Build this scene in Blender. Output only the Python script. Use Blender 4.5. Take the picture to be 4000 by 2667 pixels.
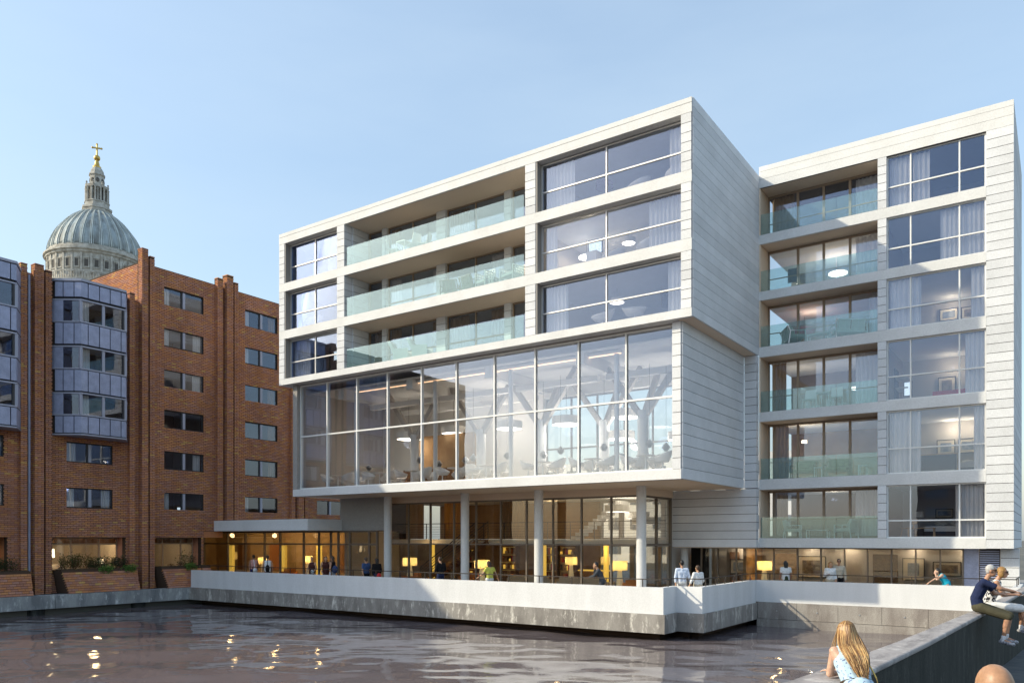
import bpy, bmesh, math, random
import numpy as np
from mathutils import Vector, Matrix
random.seed(7); RNG = np.random.default_rng(7)
for o in list(bpy.data.objects): bpy.data.objects.remove(o)
SC = bpy.context.scene; COL = SC.collection
R = math.radians
# ------------------------------------------------ camera, sky, sun, exposure
EYE = 2.75; YAW = R(34.74)
cam = bpy.data.cameras.new('camera'); cam.sensor_width = 36; cam.lens = 27.77
cam.shift_y = 0.1929; cam.clip_start = .1; cam.clip_end = 6000
camo = bpy.data.objects.new('camera', cam); COL.objects.link(camo)
camo.location = (0, 0, EYE); camo.rotation_euler = (R(90), 0, YAW); SC.camera = camo
SUN_EL = R(31.0); SUN_AZ = R(-132.1)        # azimuth clockwise from +Y
w = bpy.data.worlds.new('World'); SC.world = w; w.use_nodes = True
wn = w.node_tree.nodes; bg = wn['Background']
sky = wn.new('ShaderNodeTexSky'); sky.sky_type = 'NISHITA'; sky.sun_disc = False
sky.sun_elevation = SUN_EL; sky.sun_rotation = SUN_AZ; sky.altitude = 0
sky.air_density = 1.5; sky.dust_density = 2.0; sky.ozone_density = 3.0
mixn = wn.new('ShaderNodeMix'); mixn.data_type = 'RGBA'; mixn.inputs[0].default_value = .35; mixn.inputs[7].default_value = (2.95, 3.65, 4.3, 1)   # even haze of a clear evening sky
tco = wn.new('ShaderNodeTexCoord'); smp = wn.new('ShaderNodeMapping'); smp.inputs['Scale'].default_value = (1.6, 1.6, 6.5); smp.inputs['Rotation'].default_value = (.12, .2, .6)
snz = wn.new('ShaderNodeTexNoise'); snz.inputs['Scale'].default_value = 1.3; snz.inputs['Detail'].default_value = 5; snz.inputs['Roughness'].default_value = .55
smr = wn.new('ShaderNodeMapRange'); smr.inputs[1].default_value = .35; smr.inputs[2].default_value = .75; smr.inputs[3].default_value = .30; smr.inputs[4].default_value = .50   # faint high haze
for a_, b_ in ((tco.outputs['Generated'], smp.inputs[0]), (smp.outputs[0], snz.inputs['Vector']), (snz.outputs['Fac'], smr.inputs[0]), (smr.outputs[0], mixn.inputs[0])): w.node_tree.links.new(a_, b_)
w.node_tree.links.new(sky.outputs[0], mixn.inputs[6]); w.node_tree.links.new(mixn.outputs[2], bg.inputs[0]); bg.inputs[1].default_value = .15
sl = bpy.data.lights.new('sun', 'SUN'); sl.energy = 2.62; sl.angle = R(.8); sl.color = (1, .895, .67)
so = bpy.data.objects.new('sun', sl); COL.objects.link(so); so.location = (-60, -60, 60)
tosun = Vector((math.sin(SUN_AZ)*math.cos(SUN_EL), math.cos(SUN_AZ)*math.cos(SUN_EL), math.sin(SUN_EL)))
so.rotation_euler = tosun.to_track_quat('Z', 'Y').to_euler()
vs = SC.view_settings; vs.view_transform = 'Standard'; vs.look = 'None'; vs.gamma = 1; vs.exposure = .68
vs.use_curve_mapping = False
SC.render.engine = 'CYCLES'; cy = SC.cycles
cy.use_denoising = True; cy.max_bounces = 10; cy.diffuse_bounces = 4; cy.glossy_bounces = 5
cy.transmission_bounces = 6; cy.transparent_max_bounces = 32; cy.caustics_reflective = False; cy.caustics_refractive = False
cy.sample_clamp_indirect = 6; cy.use_adaptive_sampling = True; cy.adaptive_threshold = .012

# ------------------------------------------------ materials
MATS = {}
def _nodes(name):
    m = bpy.data.materials.new(name); m.use_nodes = True; MATS[name] = m
    return m, m.node_tree.nodes, m.node_tree.links, m.node_tree.nodes['Principled BSDF']
def _pos(n, l, scale):
    g = n.new('ShaderNodeNewGeometry'); mp = n.new('ShaderNodeMapping'); l.new(g.outputs['Position'], mp.inputs[0])
    mp.inputs['Scale'].default_value = scale if hasattr(scale, '__len__') else (scale,)*3
    return mp.outputs[0]
def _noise(n, l, scale, detail=4, rough=.55):
    t = n.new('ShaderNodeTexNoise'); l.new(_pos(n, l, scale), t.inputs['Vector'])
    t.inputs['Scale'].default_value = 1; t.inputs['Detail'].default_value = detail; t.inputs['Roughness'].default_value = rough
    return t.outputs['Fac']
def _ramp(n, l, src, lo, hi):
    r = n.new('ShaderNodeMapRange'); l.new(src, r.inputs[0]); r.inputs[1].default_value = lo; r.inputs[2].default_value = hi
    return r.outputs[0]
def _mix(n, l, fac, a, b):
    x = n.new('ShaderNodeMix'); x.data_type = 'RGBA'
    for s, v in ((0, fac), (6, a), (7, b)):
        if hasattr(v, 'default_value') or hasattr(v, 'links'): l.new(v, x.inputs[s])
        else: x.inputs[s].default_value = v if s == 0 else (*v[:3], 1)
    return x.outputs[2]
def M(name, col, rough=.7, metal=0, spec=.3, col2=None, vs=2.0, lo=.35, hi=.65, grain=0, gs=40, bump=0, bs=60, emit=0, ecol=None, objvar=0, trans=0, coat=0):
    m, n, l, p = _nodes(name)
    c = None
    if col2 is not None: c = _mix(n, l, _ramp(n, l, _noise(n, l, vs), lo, hi), col, col2)
    if grain:
        g = _ramp(n, l, _noise(n, l, gs, 2, .8), .3, .7)
        c = _mix(n, l, g, *( [c, None] if 0 else [tuple(v*(1-grain) for v in col), tuple(min(1, v*(1+grain)) for v in col)])) if c is None else _mult(n, l, c, g, grain)
    if objvar:
        oi = n.new('ShaderNodeObjectInfo'); h = n.new('ShaderNodeHueSaturation')
        mr = n.new('ShaderNodeMapRange'); l.new(oi.outputs['Random'], mr.inputs[0]); mr.inputs[3].default_value = 1-objvar; mr.inputs[4].default_value = 1+objvar
        l.new(mr.outputs[0], h.inputs['Value'])
        if c is None: h.inputs['Color'].default_value = (*col, 1)
        else: l.new(c, h.inputs['Color'])
        c = h.outputs[0]
    if c is None: p.inputs['Base Color'].default_value = (*col, 1)
    else: l.new(c, p.inputs['Base Color'])
    p.inputs['Roughness'].default_value = rough; p.inputs['Metallic'].default_value = metal
    p.inputs['Specular IOR Level'].default_value = spec
    if coat: p.inputs['Coat Weight'].default_value = coat
    if emit:
        p.inputs['Emission Color'].default_value = (*(ecol or col), 1); p.inputs['Emission Strength'].default_value = emit
    if bump:
        b = n.new('ShaderNodeBump'); b.inputs['Strength'].default_value = bump; b.inputs['Distance'].default_value = .02
        l.new(_noise(n, l, bs, 3), b.inputs['Height']); l.new(b.outputs[0], p.inputs['Normal'])
    if trans:
        t = n.new('ShaderNodeBsdfTranslucent'); t.inputs[0].default_value = (*col, 1); x = n.new('ShaderNodeMixShader'); x.inputs[0].default_value = trans
        l.new(p.outputs[0], x.inputs[1]); l.new(t.outputs[0], x.inputs[2]); l.new(x.outputs[0], n['Material Output'].inputs[0])
    return m
def _mult(n, l, c, g, amt):
    h = n.new('ShaderNodeHueSaturation'); mr = n.new('ShaderNodeMapRange'); l.new(g, mr.inputs[0])
    mr.inputs[3].default_value = 1-amt; mr.inputs[4].default_value = 1+amt
    l.new(mr.outputs[0], h.inputs['Value']); l.new(c, h.inputs['Color']); return h.outputs[0]

def glass(name, tint, refl0, refl1, rough=0.0, milk=0, milkcol=(.5, .65, .6), wob=.0, gcol=(1, 1, 1)):
    m, n, l, p = _nodes(name); n.remove(p)
    lw = n.new('ShaderNodeLayerWeight'); lw.inputs[0].default_value = .22
    mr = n.new('ShaderNodeMapRange'); l.new(lw.outputs['Fresnel'], mr.inputs[0]); mr.inputs[3].default_value = refl0; mr.inputs[4].default_value = refl1
    t = n.new('ShaderNodeBsdfTransparent'); t.inputs[0].default_value = (*tint, 1)
    g = n.new('ShaderNodeBsdfAnisotropic'); g.inputs['Roughness'].default_value = rough; g.inputs[0].default_value = (*gcol, 1)
    if wob:
        b = n.new('ShaderNodeBump'); b.inputs['Strength'].default_value = wob; b.inputs['Distance'].default_value = .05
        l.new(_noise(n, l, (.9, .9, .5), 1), b.inputs['Height']); l.new(b.outputs[0], g.inputs['Normal'])
    base = t.outputs[0]
    if milk:
        d = n.new('ShaderNodeBsdfDiffuse'); d.inputs[0].default_value = (*milkcol, 1); x = n.new('ShaderNodeMixShader'); x.inputs[0].default_value = milk
        l.new(base, x.inputs[1]); l.new(d.outputs[0], x.inputs[2]); base = x.outputs[0]
    x = n.new('ShaderNodeMixShader'); l.new(mr.outputs[0], x.inputs[0]); l.new(base, x.inputs[1]); l.new(g.outputs[0], x.inputs[2])
    l.new(x.outputs[0], n['Material Output'].inputs[0]); return m

def ramp_brick(name, src):
    m, n, l, p = _nodes(name)
    if src == 'attr':
        a = n.new('ShaderNodeAttribute'); a.attribute_name = 'rnd'; s = a.outputs['Fac']
    else:
        a = n.new('ShaderNodeObjectInfo'); s = a.outputs['Random']
    r = n.new('ShaderNodeValToRGB'); l.new(s, r.inputs[0]); e = r.color_ramp
    e.interpolation = 'CONSTANT'
    cols = [(0, (.46, .205, .12)), (.18, (.50, .215, .10)), (.36, (.40, .185, .125)), (.54, (.49, .24, .155)), (.70, (.54, .25, .11)), (.84, (.43, .22, .165)), (.965, (.58, .35, .13))]
    e.elements[0].color = (*cols[0][1], 1); e.elements[1].position = cols[1][0]; e.elements[1].color = (*cols[1][1], 1)
    for q, c in cols[2:]:
        el = e.elements.new(q); el.color = (*c, 1)
    c = _mult(n, l, r.outputs[0], _ramp(n, l, _noise(n, l, 28, 3, .8), .3, .7), .22)
    c = _mult(n, l, c, _ramp(n, l, _noise(n, l, (.45, .45, .22), 5, .65), .3, .7), .24)
    l.new(c, p.inputs['Base Color']); p.inputs['Roughness'].default_value = .88; p.inputs['Specular IOR Level'].default_value = .15
    return m
ramp_brick('brick', 'attr'); ramp_brick('brick_piece', 'obj')

def stained(name, base, light, dark, streak=.35, vsc=(1.2, 1.2, .35), grain=.12):
    m, n, l, p = _nodes(name)
    a = _ramp(n, l, _noise(n, l, vsc, 6, .65), .42, .62); b = _ramp(n, l, _noise(n, l, (3.2, 3.2, 1.1), 7, .75), .53, .66)
    c = _mix(n, l, a, base, dark); c = _mix(n, l, b, c, light)
    c = _mult(n, l, c, _ramp(n, l, _noise(n, l, 30, 3, .8), .3, .7), grain)
    l.new(c, p.inputs['Base Color']); p.inputs['Roughness'].default_value = .8; p.inputs['Specular IOR Level'].default_value = .25
    bp = n.new('ShaderNodeBump'); bp.inputs['Strength'].default_value = .35; bp.inputs['Distance'].default_value = .02
    l.new(_noise(n, l, 9, 6, .7), bp.inputs['Height']); l.new(bp.outputs[0], p.inputs['Normal'])
    return m
M('stone', (.735, .735, .735), .85, col2=(.665, .665, .66), vs=.8, grain=.10, gs=26, bump=.12, bs=22)
M('stone_panel', (.715, .725, .75), .85, col2=(.645, .655, .675), vs=.9, grain=.10, gs=26, bump=.12, bs=22, objvar=.075)
M('stone_core', (.10, .09, .085), .9)
M('render_white', (.745, .75, .76), .85, col2=(.655, .66, .665), vs=(1.8, 1.8, .28), lo=.36, hi=.78, grain=.08, gs=30, bump=.1, bs=25)
M('grey_rough', (.36, .34, .32), .9, grain=.35, gs=35, bump=.3, bs=35)
M('soffit', (.78, .63, .49), .85, grain=.05, gs=20)  # warm bounced light put into this colour for the balcony undersides
stained('base_concrete', (.33, .31, .285), (.72, .69, .63), (.21, .195, .18))
stained('quay_concrete', (.36, .37, .37), (.66, .68, .68), (.19, .20, .21))
stained('rear_concrete', (.36, .33, .30), (.44, .41, .37), (.25, .22, .20), grain=.3)
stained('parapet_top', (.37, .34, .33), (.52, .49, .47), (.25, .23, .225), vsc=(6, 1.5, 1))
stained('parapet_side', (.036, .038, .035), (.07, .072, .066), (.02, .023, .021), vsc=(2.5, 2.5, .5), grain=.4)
M('paving', (.30, .285, .27), .8, col2=(.24, .23, .22), vs=1.5, grain=.1)
M('promenade', (.10, .105, .105), .75, col2=(.06, .065, .07), vs=2.5, grain=.25, gs=30, bump=.3, bs=30)
M('ground', (.16, .15, .13), .95, col2=(.10, .10, .09), vs=.05)
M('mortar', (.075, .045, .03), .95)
M('zinc', (.38, .41, .56), .5, metal=.25, spec=.4, col2=(.31, .335, .46), vs=3, grain=.10, gs=18, objvar=.06)
M('zinc_trim', (.37, .38, .46), .5, metal=.2)
M('zinc_core', (.06, .06, .065), .7)
M('dark_frame', (.035, .035, .04), .45, spec=.4)
M('bronze_frame', (.20, .165, .135), .5, metal=.2)
M('pale_frame', (.62, .61, .60), .4, metal=.3)
M('reveal', (.30, .28, .26), .6)
M('timber_frame', (.38, .28, .20), .6)
M('rail_metal', (.07, .06, .055), .45, metal=.6)
M('steel', (.55, .55, .56), .3, metal=.9)
M('wall_paint', (.50, .465, .43), .9)
M('wall_warm', (.42, .28, .15), .9, col2=(.26, .15, .07), vs=.7)
M('wall_amber', (.58, .44, .26), .9, col2=(.46, .32, .17), vs=.8); M('wall_blue', (.56, .58, .62), .9); M('wall_dim', (.24, .20, .17), .9)
M('ceiling', (.74, .72, .69), .9)
M('floor_pale', (.62, .585, .54), .5, spec=.4)
M('floor_wood', (.20, .12, .07), .5, col2=(.18, .11, .06), vs=(.8, 6, 6))
M('wood_panel', (.28, .15, .07), .5, col2=(.19, .09, .04), vs=(7, 7, .8))
M('wood_pale', (.55, .36, .20), .5, col2=(.42, .26, .13), vs=(2, 9, 9))
M('curtain', (.88, .87, .87), .85, trans=.22)
M('curtain_tan', (.42, .30, .19), .85, trans=.25)
M('curtain_gold', (.50, .28, .09), .8, trans=.3)
M('white_plastic', (.83, .79, .75), .4, spec=.4)
M('white_metal', (.80, .80, .79), .4, spec=.4)
M('cushion', (.74, .72, .68), .95, col2=(.66, .64, .60), vs=6)
M('cushion_green', (.30, .33, .18), .95, col2=(.16, .18, .10), vs=14)
M('wicker', (.30, .26, .15), .8, col2=(.16, .14, .08), vs=25)
M('orange_fabric', (.55, .20, .05), .9)
M('sofa_fabric', (.55, .45, .34), .95, grain=.1)
M('red_fabric', (.50, .03, .03), .9)
M('dark_fabric', (.04, .04, .045), .9)
M('black', (.012, .012, .013), .5)
M('purple', (.12, .05, .14), .6)
M('shade_lit', (.85, .72, .36), .85, emit=.10, ecol=(1, .77, .30), trans=.55)
M('lamp_glow', (.9, .8, .6), .8, emit=2.4, ecol=(1, .82, .52))
M('lamp_base', (.85, .74, .5), .7, emit=.12, ecol=(1, .80, .46))
M('disc_lit', (.95, .93, .88), .7, emit=2.2, ecol=(1, .95, .85))
M('drum_shade', (.80, .77, .72), .8)
M('led', (1, .75, .45), .6, emit=1.1, ecol=(1, .62, .36))
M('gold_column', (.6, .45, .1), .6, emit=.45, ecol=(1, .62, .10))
M('paper', (.85, .85, .82), .8)
M('mat_board', (.62, .55, .43), .8)
M('art_dark', (.10, .08, .06), .6, col2=(.28, .22, .15), vs=6)
M('art_blue', (.12, .15, .20), .6, col2=(.30, .32, .34), vs=5)
M('art_brown', (.16, .10, .045), .7, col2=(.08, .05, .025), vs=14)
M('textile', (.45, .33, .19), .95, col2=(.36, .25, .14), vs=9)
M('tv_on', (.1, .1, .1), .4, col2=(.6, .7, .5), vs=9, emit=1.0, ecol=(.45, .55, .62))
M('lead', (.37, .425, .44), .6, col2=(.20, .21, .20), vs=(.30, .30, .10), lo=.40, hi=.60, grain=.12, gs=1.5)
M('lead_rib', (.64, .69, .68), .6, col2=(.46, .49, .46), vs=.5)
M('portland', (.585, .565, .515), .9, col2=(.36, .335, .29), vs=.7, grain=.14, gs=2.2)
M('portland_dark', (.12, .11, .10), .9)
M('gold', (.62, .42, .12), .35, metal=.85)
M('leaf_dark', (.05, .08, .03), .6, objvar=.3, trans=.2)
M('leaf_bright', (.15, .27, .06), .55, objvar=.3, trans=.25)
M('leaf_red', (.10, .03, .02), .6, trans=.2)
M('stem', (.07, .05, .03), .9)
M('flats_white', (.72, .71, .69), .9, col2=(.66, .65, .63), vs=.3)
M('flats_glass', (.10, .12, .15), .2, spec=.6)
M('far_brick', (.26, .16, .11), .9, col2=(.20, .13, .09), vs=.2)
glass('glass_window', (.955, .96, .97), .085, .82, wob=.05, gcol=(.63, .745, 1.0))
glass('glass_big', (.965, .97, .975), .10, .82, wob=.05, gcol=(.66, .765, 1.0))
glass('glass_brick', (.90, .91, .92), .07, .60, wob=.10, gcol=(.72, .78, .95))
glass('glass_lobby', (.92, .91, .88), .035, .50, wob=.06)
glass('glass_green', (.82, .92, .905), .07, .60, gcol=(.75, .88, 1.0), milk=.085, milkcol=(.45, .62, .58))
# water
m, n, l, p = _nodes('water')
p.inputs['Base Color'].default_value = (.145, .122, .128, 1); p.inputs['Roughness'].default_value = .055; p.inputs['IOR'].default_value = 1.33
b = n.new('ShaderNodeBump'); b.inputs['Strength'].default_value = .16; b.inputs['Distance'].default_value = .02
l.new(_noise(n, l, (3.4, 5.5, 4), 3), b.inputs['Height']); l.new(b.outputs[0], p.inputs['Normal'])

# ------------------------------------------------ geometry helpers
class MB:
    def __init__(s): s.v = []; s.f = []
    def add(s, vs, fs):
        k = len(s.v); s.v += [tuple(q) for q in vs]; s.f += [tuple(i+k for i in f) for f in fs]; return s
    def box(s, x0, x1, y0, y1, z0, z1):
        return s.add([(x0,y0,z0),(x1,y0,z0),(x1,y1,z0),(x0,y1,z0),(x0,y0,z1),(x1,y0,z1),(x1,y1,z1),(x0,y1,z1)],
            [(0,3,2,1),(4,5,6,7),(0,1,5,4),(1,2,6,5),(2,3,7,6),(3,0,4,7)])
    def prism(s, pts, z0, z1):       # polygon (ccw) extruded
        k = len(pts)
        return s.add([(*q, z0) for q in pts]+[(*q, z1) for q in pts], [tuple(range(k-1, -1, -1)), tuple(range(k, 2*k))]+[(i, (i+1) % k, k+(i+1) % k, k+i) for i in range(k)])
    def beam(s, p, q, wd, ht=None, up=(0, 0, 1)):
        p, q = Vector(p), Vector(q); d = (q-p).normalized(); ht = ht or wd
        u = d.cross(Vector(up)); u = u.normalized() if u.length > 1e-4 else Vector((1, 0, 0)); t = u.cross(d)
        c = [u*(a*wd/2)+t*(b_*ht/2) for a, b_ in ((-1,-1),(1,-1),(1,1),(-1,1))]
        return s.add([p+k for k in c]+[q+k for k in c], [(0,3,2,1),(4,5,6,7),(0,1,5,4),(1,2,6,5),(2,3,7,6),(3,0,4,7)])
    def tube(s, p, q, r1, r2=None, n=8, caps=True):
        p, q = Vector(p), Vector(q); r2 = r1 if r2 is None else r2; d = (q-p).normalized()
        u = d.orthogonal().normalized(); t = d.cross(u); vs = []
        for c, r in ((p, r1), (q, r2)): vs += [c+(u*math.cos(2*math.pi*i/n)+t*math.sin(2*math.pi*i/n))*r for i in range(n)]
        fs = [(i, (i+1) % n, n+(i+1) % n, n+i) for i in range(n)]
        if caps: fs += [tuple(range(n-1, -1, -1)), tuple(range(n, 2*n))]
        return s.add(vs, fs)
    def lathe(s, prof, c=(0, 0), n=24, caps=True, z=0):   # prof [(r,z)]
        vs = []; k = len(prof)
        for r, h in prof: vs += [(c[0]+r*math.cos(2*math.pi*i/n), c[1]+r*math.sin(2*math.pi*i/n), z+h) for i in range(n)]
        fs = [(j*n+i, j*n+(i+1) % n, (j+1)*n+(i+1) % n, (j+1)*n+i) for j in range(k-1) for i in range(n)]
        if caps: fs += [tuple(range(n-1, -1, -1)), tuple(range((k-1)*n, k*n))]
        return s.add(vs, fs)
    def caps(s, p, q, r1, r2, n=12, m=4):      # rounded tapered limb
        p, q = Vector(p), Vector(q); d = q-p; L = d.length
        d = d.normalized() if L > 1e-6 else Vector((0, 0, 1)); u = d.orthogonal().normalized(); t = d.cross(u); vs = [p-d*r1]; rings = []
        for i in range(1, m+1): a = math.pi/2*i/m; rings.append((p-d*r1*math.cos(a), r1*math.sin(a)))
        for i in range(m, 0, -1): a = math.pi/2*i/m; rings.append((q+d*r2*math.cos(a), r2*math.sin(a)))
        for c, r in rings: vs += [c+(u*math.cos(2*math.pi*i/n)+t*math.sin(2*math.pi*i/n))*r for i in range(n)]
        vs.append(q+d*r2); K = len(rings); fs = [(0, 1+(i+1) % n, 1+i) for i in range(n)]
        fs += [(1+j*n+i, 1+j*n+(i+1) % n, 1+(j+1)*n+(i+1) % n, 1+(j+1)*n+i) for j in range(K-1) for i in range(n)]
        fs += [(1+(K-1)*n+i, 1+(K-1)*n+(i+1) % n, 1+K*n) for i in range(n)]
        return s.add(vs, fs)
    def ell(s, c, rx, ry, rz, n=14, m=8, rot=None):
        c = Vector(c); vs = []; fs = []
        for j in range(1, m):
            a = math.pi*j/m
            for i in range(n):
                b_ = 2*math.pi*i/n; q = Vector((rx*math.sin(a)*math.cos(b_), ry*math.sin(a)*math.sin(b_), -rz*math.cos(a)))
                if rot is not None: q = rot @ q
                vs.append(c+q)
        tb = Vector((0, 0, -rz)); tt = Vector((0, 0, rz))
        if rot is not None: tb = rot @ tb; tt = rot @ tt
        K = len(vs); vs += [c+tb, c+tt]
        fs += [(j*n+i, j*n+(i+1) % n, (j+1)*n+(i+1) % n, (j+1)*n+i) for j in range(m-2) for i in range(n)]
        fs += [(K, (i+1) % n, i) for i in range(n)]+[(K+1, (m-2)*n+i, (m-2)*n+(i+1) % n) for i in range(n)]
        return s.add(vs, fs)
    def mesh(s, name, mat, smooth=False, ang=40):
        me = bpy.data.meshes.new(name); me.from_pydata([tuple(q) for q in s.v], [], s.f)
        if mat: me.materials.append(MATS[mat])
        if smooth:
            me.polygons.foreach_set('use_smooth', [True]*len(me.polygons))
            if ang < 180: me.set_sharp_from_angle(angle=R(ang))
        me.validate(); me.update(); return me
WP = {}
def put(name, me, parent=None, p=(0, 0, 0)):
    o = bpy.data.objects.new(name, me); COL.objects.link(o); p = Vector(p)
    if parent is not None: o.parent = parent; o.location = p-WP[parent.name]
    else: o.location = p
    WP[o.name] = p; return o
def build(mb, name, mat, parent=None, smooth=False, ang=40): return put(name, mb.mesh(name, mat, smooth, ang), parent)
def tag(o, label=None, cat=None, group=None, kind=None):
    if label: o['label'] = label
    if cat: o['category'] = cat
    if group: o['group'] = group
    if kind: o['kind'] = kind
    return o
def thing(name, label, cat, loc=(0, 0, 0), group=None, rot=0):
    o = put(name, None, None, loc); o.rotation_euler = (0, 0, rot); o.empty_display_size = .3
    return tag(o, label, cat, group)
BOXC = {}
def piece(name, x0, x1, y0, y1, z0, z1, mat, parent):     # a box as an object of its own; alike pieces share mesh data
    d = (round(x1-x0, 3), round(y1-y0, 3), round(z1-z0, 3)); k = (d, mat, name)
    if k not in BOXC:
        BOXC[k] = MB().box(-d[0]/2, d[0]/2, -d[1]/2, d[1]/2, -d[2]/2, d[2]/2).mesh(name, mat)
    return put(name, BOXC[k], parent, ((x0+x1)/2, (y0+y1)/2, (z0+z1)/2))
def struct(mb, name, mat, smooth=False): return tag(build(mb, name, mat, None, smooth), kind='structure')
def copy_tree(root, loc, rot=0, label=None, group=None):
    c = root.copy(); COL.objects.link(c); c.location = loc; c.rotation_euler = (0, 0, rot)
    if label: c['label'] = label
    if group: c['group'] = group
    def rec(a, b):
        for ch in list(a.children):
            d = ch.copy(); COL.objects.link(d); d.parent = b; rec(ch, d)
    rec(root, c); return c
def window(parent, axis, a0, a1, z0, z1, w_, mull=(), trans=(), bar=.05, dep=.08, mat='pale_frame', pane='glass_window', edge=None, name='window'):
    e = edge or bar; mb = MB()
    def bx(p0, p1, q0, q1):
        if axis == 'x': mb.box(p0, p1, w_-dep/2, w_+dep/2, q0, q1)
        else: mb.box(w_-dep/2, w_+dep/2, p0, p1, q0, q1)
    bx(a0, a0+e, z0, z1); bx(a1-e, a1, z0, z1); bx(a0+e, a1-e, z0, z0+e); bx(a0+e, a1-e, z1-e, z1)
    xs = [a0+e]+[v for q in mull for v in (q-bar/2, q+bar/2)]+[a1-e]; zs = [z0+e]+[v for q in trans for v in (q-bar/2, q+bar/2)]+[z1-e]
    for q in mull:
        for k in range(0, len(zs), 2): bx(q-bar/2, q+bar/2, zs[k], zs[k+1])
    for q in trans: bx(a0+e, a1-e, q-bar/2, q+bar/2)
    fr = build(mb, name, mat, parent)
    for i in range(0, len(xs), 2):
        for k in range(0, len(zs), 2):
            if axis == 'x': piece('pane', xs[i], xs[i+1], w_-.006, w_+.006, zs[k], zs[k+1], pane, fr)
            else: piece('pane', w_-.006, w_+.006, xs[i], xs[i+1], zs[k], zs[k+1], pane, fr)
    return fr
def curtain(x0, x1, z0, z1, y, label, mat='curtain', group='curtains behind the hotel windows', wl=.17, amp=.05):
    n_ = max(10, int((x1-x0)/wl*8)); vs = []; ph = random.random()*6
    for k in range(n_+1):
        x = x0+(x1-x0)*k/n_; d = amp*math.sin(2*math.pi*(x-x0)/wl+ph+.6*math.sin(9*x))
        vs += [(x, y+d, z0), (x, y+d*.8, z1)]
    mb = MB().add(vs, [(2*k, 2*k+2, 2*k+3, 2*k+1) for k in range(n_)])
    o = build(mb, 'curtain', mat, None, True, 180); return tag(o, label, 'curtain', group)
def curtainy(y0, y1, z0, z1, x, label, mat='curtain', group='curtains behind the brick building windows', wl=.15, amp=.035):
    n_ = max(8, int((y1-y0)/wl*8)); vs = []; ph = random.random()*6
    for k in range(n_+1):
        y = y0+(y1-y0)*k/n_; d = amp*math.sin(2*math.pi*(y-y0)/wl+ph); vs += [(x+d, y, z0), (x+d, y, z1)]
    o = build(MB().add(vs, [(2*k, 2*k+2, 2*k+3, 2*k+1) for k in range(n_)]), 'curtain', mat, None, True, 180)
    return tag(o, label, 'curtain', group)
def point_light(name, loc, watts, col=(1, .75, .42), r=.15, parent=None):
    li = bpy.data.lights.new(name, 'POINT'); li.energy = watts; li.color = col; li.shadow_soft_size = r
    o = bpy.data.objects.new(name, li); COL.objects.link(o); o.location = loc
    if parent is not None: o.parent = parent; o.location = Vector(loc)-WP[parent.name]
    return o

# ================================================ SETTING
def gz(u, v): return .56-.0458*(-u*.5699+v*.8218)
FLOOR = .17; WATER = -.88
g = MB(); g.add([(-3000,-3000,-2.2),(3000,-3000,-2.2),(3000,3000,-2.2),(-3000,3000,-2.2)], [(0,1,2,3)])
struct(g, 'ground', 'ground')
# water: real ripples inside the basin, flat sheet beyond
def waves(x, y):
    h = np.zeros_like(x); r = np.random.default_rng(3)
    for i in range(26):
        lam = r.uniform(1.1, 5.2); a = r.normal(R(122), .62); k = 2*math.pi/lam; A = .0040*lam**.85
        px = k*(math.cos(a)*x+math.sin(a)*y)+r.uniform(0, 6.28)
        h += A*np.sin(px+.9*np.sin(.31*px+i)+.8*np.sin(.23*x-.17*y+i))*(.65+.35*np.sin(.21*x+.13*i*y/9+i))
    return h
xs = np.arange(-42.0, .7, .16); ys = np.arange(1.0, 36.6, .16); X, Y = np.meshgrid(xs, ys)
Zw = WATER+waves(X, Y)*.70
r_ = np.random.default_rng(9)
for i in range(16):
    lam = r_.uniform(.6, 1.3); a = r_.normal(R(125), .5); k_ = 2*math.pi/lam
    Zw += .0017*lam*np.sin(k_*(math.cos(a)*X+math.sin(a)*Y)+1.2*np.sin(.7*X+i)+1.1*np.sin(.6*Y-.3*X+2*i))*(.5+.5*np.sin(.4*X+.3*i*Y/5+i))
nx, ny = len(xs), len(ys); idx = np.arange(nx*ny).reshape(ny, nx)
q = np.stack([idx[:-1,:-1], idx[:-1,1:], idx[1:,1:], idx[1:,:-1]], -1).reshape(-1, 4)
me = bpy.data.meshes.new('water'); me.vertices.add(nx*ny); me.vertices.foreach_set('co', np.stack([X, Y, Zw], -1).ravel())
me.loops.add(q.size); me.loops.foreach_set('vertex_index', q.ravel().astype(np.int32)); me.polygons.add(len(q))
me.polygons.foreach_set('loop_start', np.arange(0, q.size, 4, dtype=np.int32)); me.polygons.foreach_set('use_smooth', [True]*len(q))
me.materials.append(MATS['water']); me.update(calc_edges=True); me.validate()
tag(put('water', me), kind='structure')
struct(MB().add([(-90,-160,WATER),(40,-160,WATER),(40,1.0,WATER),(-90,1.0,WATER)], [(0,1,2,3)]), 'river_water', 'water')
# land behind the buildings
struct(MB().prism([(-41.0,26.3),(-11.75,26.3),(-11.75,27.42),(-10.78,27.42),(-10.78,33.5),(-.6,33.5),(-.6,60),(-41.0,60)], -.25, FLOOR-.01), 'terrace_floor', 'paving')
struct(MB().prism([(-300,-60),(-40.3,-60),(-40.3,60.1),(60,60.1),(60,400),(-300,400)], -1.2, .02), 'city_ground', 'ground')
# dark quay faces under the hanging walls
struct(MB().box(-40.9,-40.6,-40,27.0,-2.2,.01).box(-40.6,-12.4,27.0,27.3,-2.2,-.25).box(-12.4,-12.1,27.0,28.3,-2.2,-.25).box(-12.1,-11.4,28.0,28.3,-2.2,-.25).box(-11.4,-11.1,28.3,33.9,-2.2,-.25), 'quay_face', 'mortar')
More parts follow.
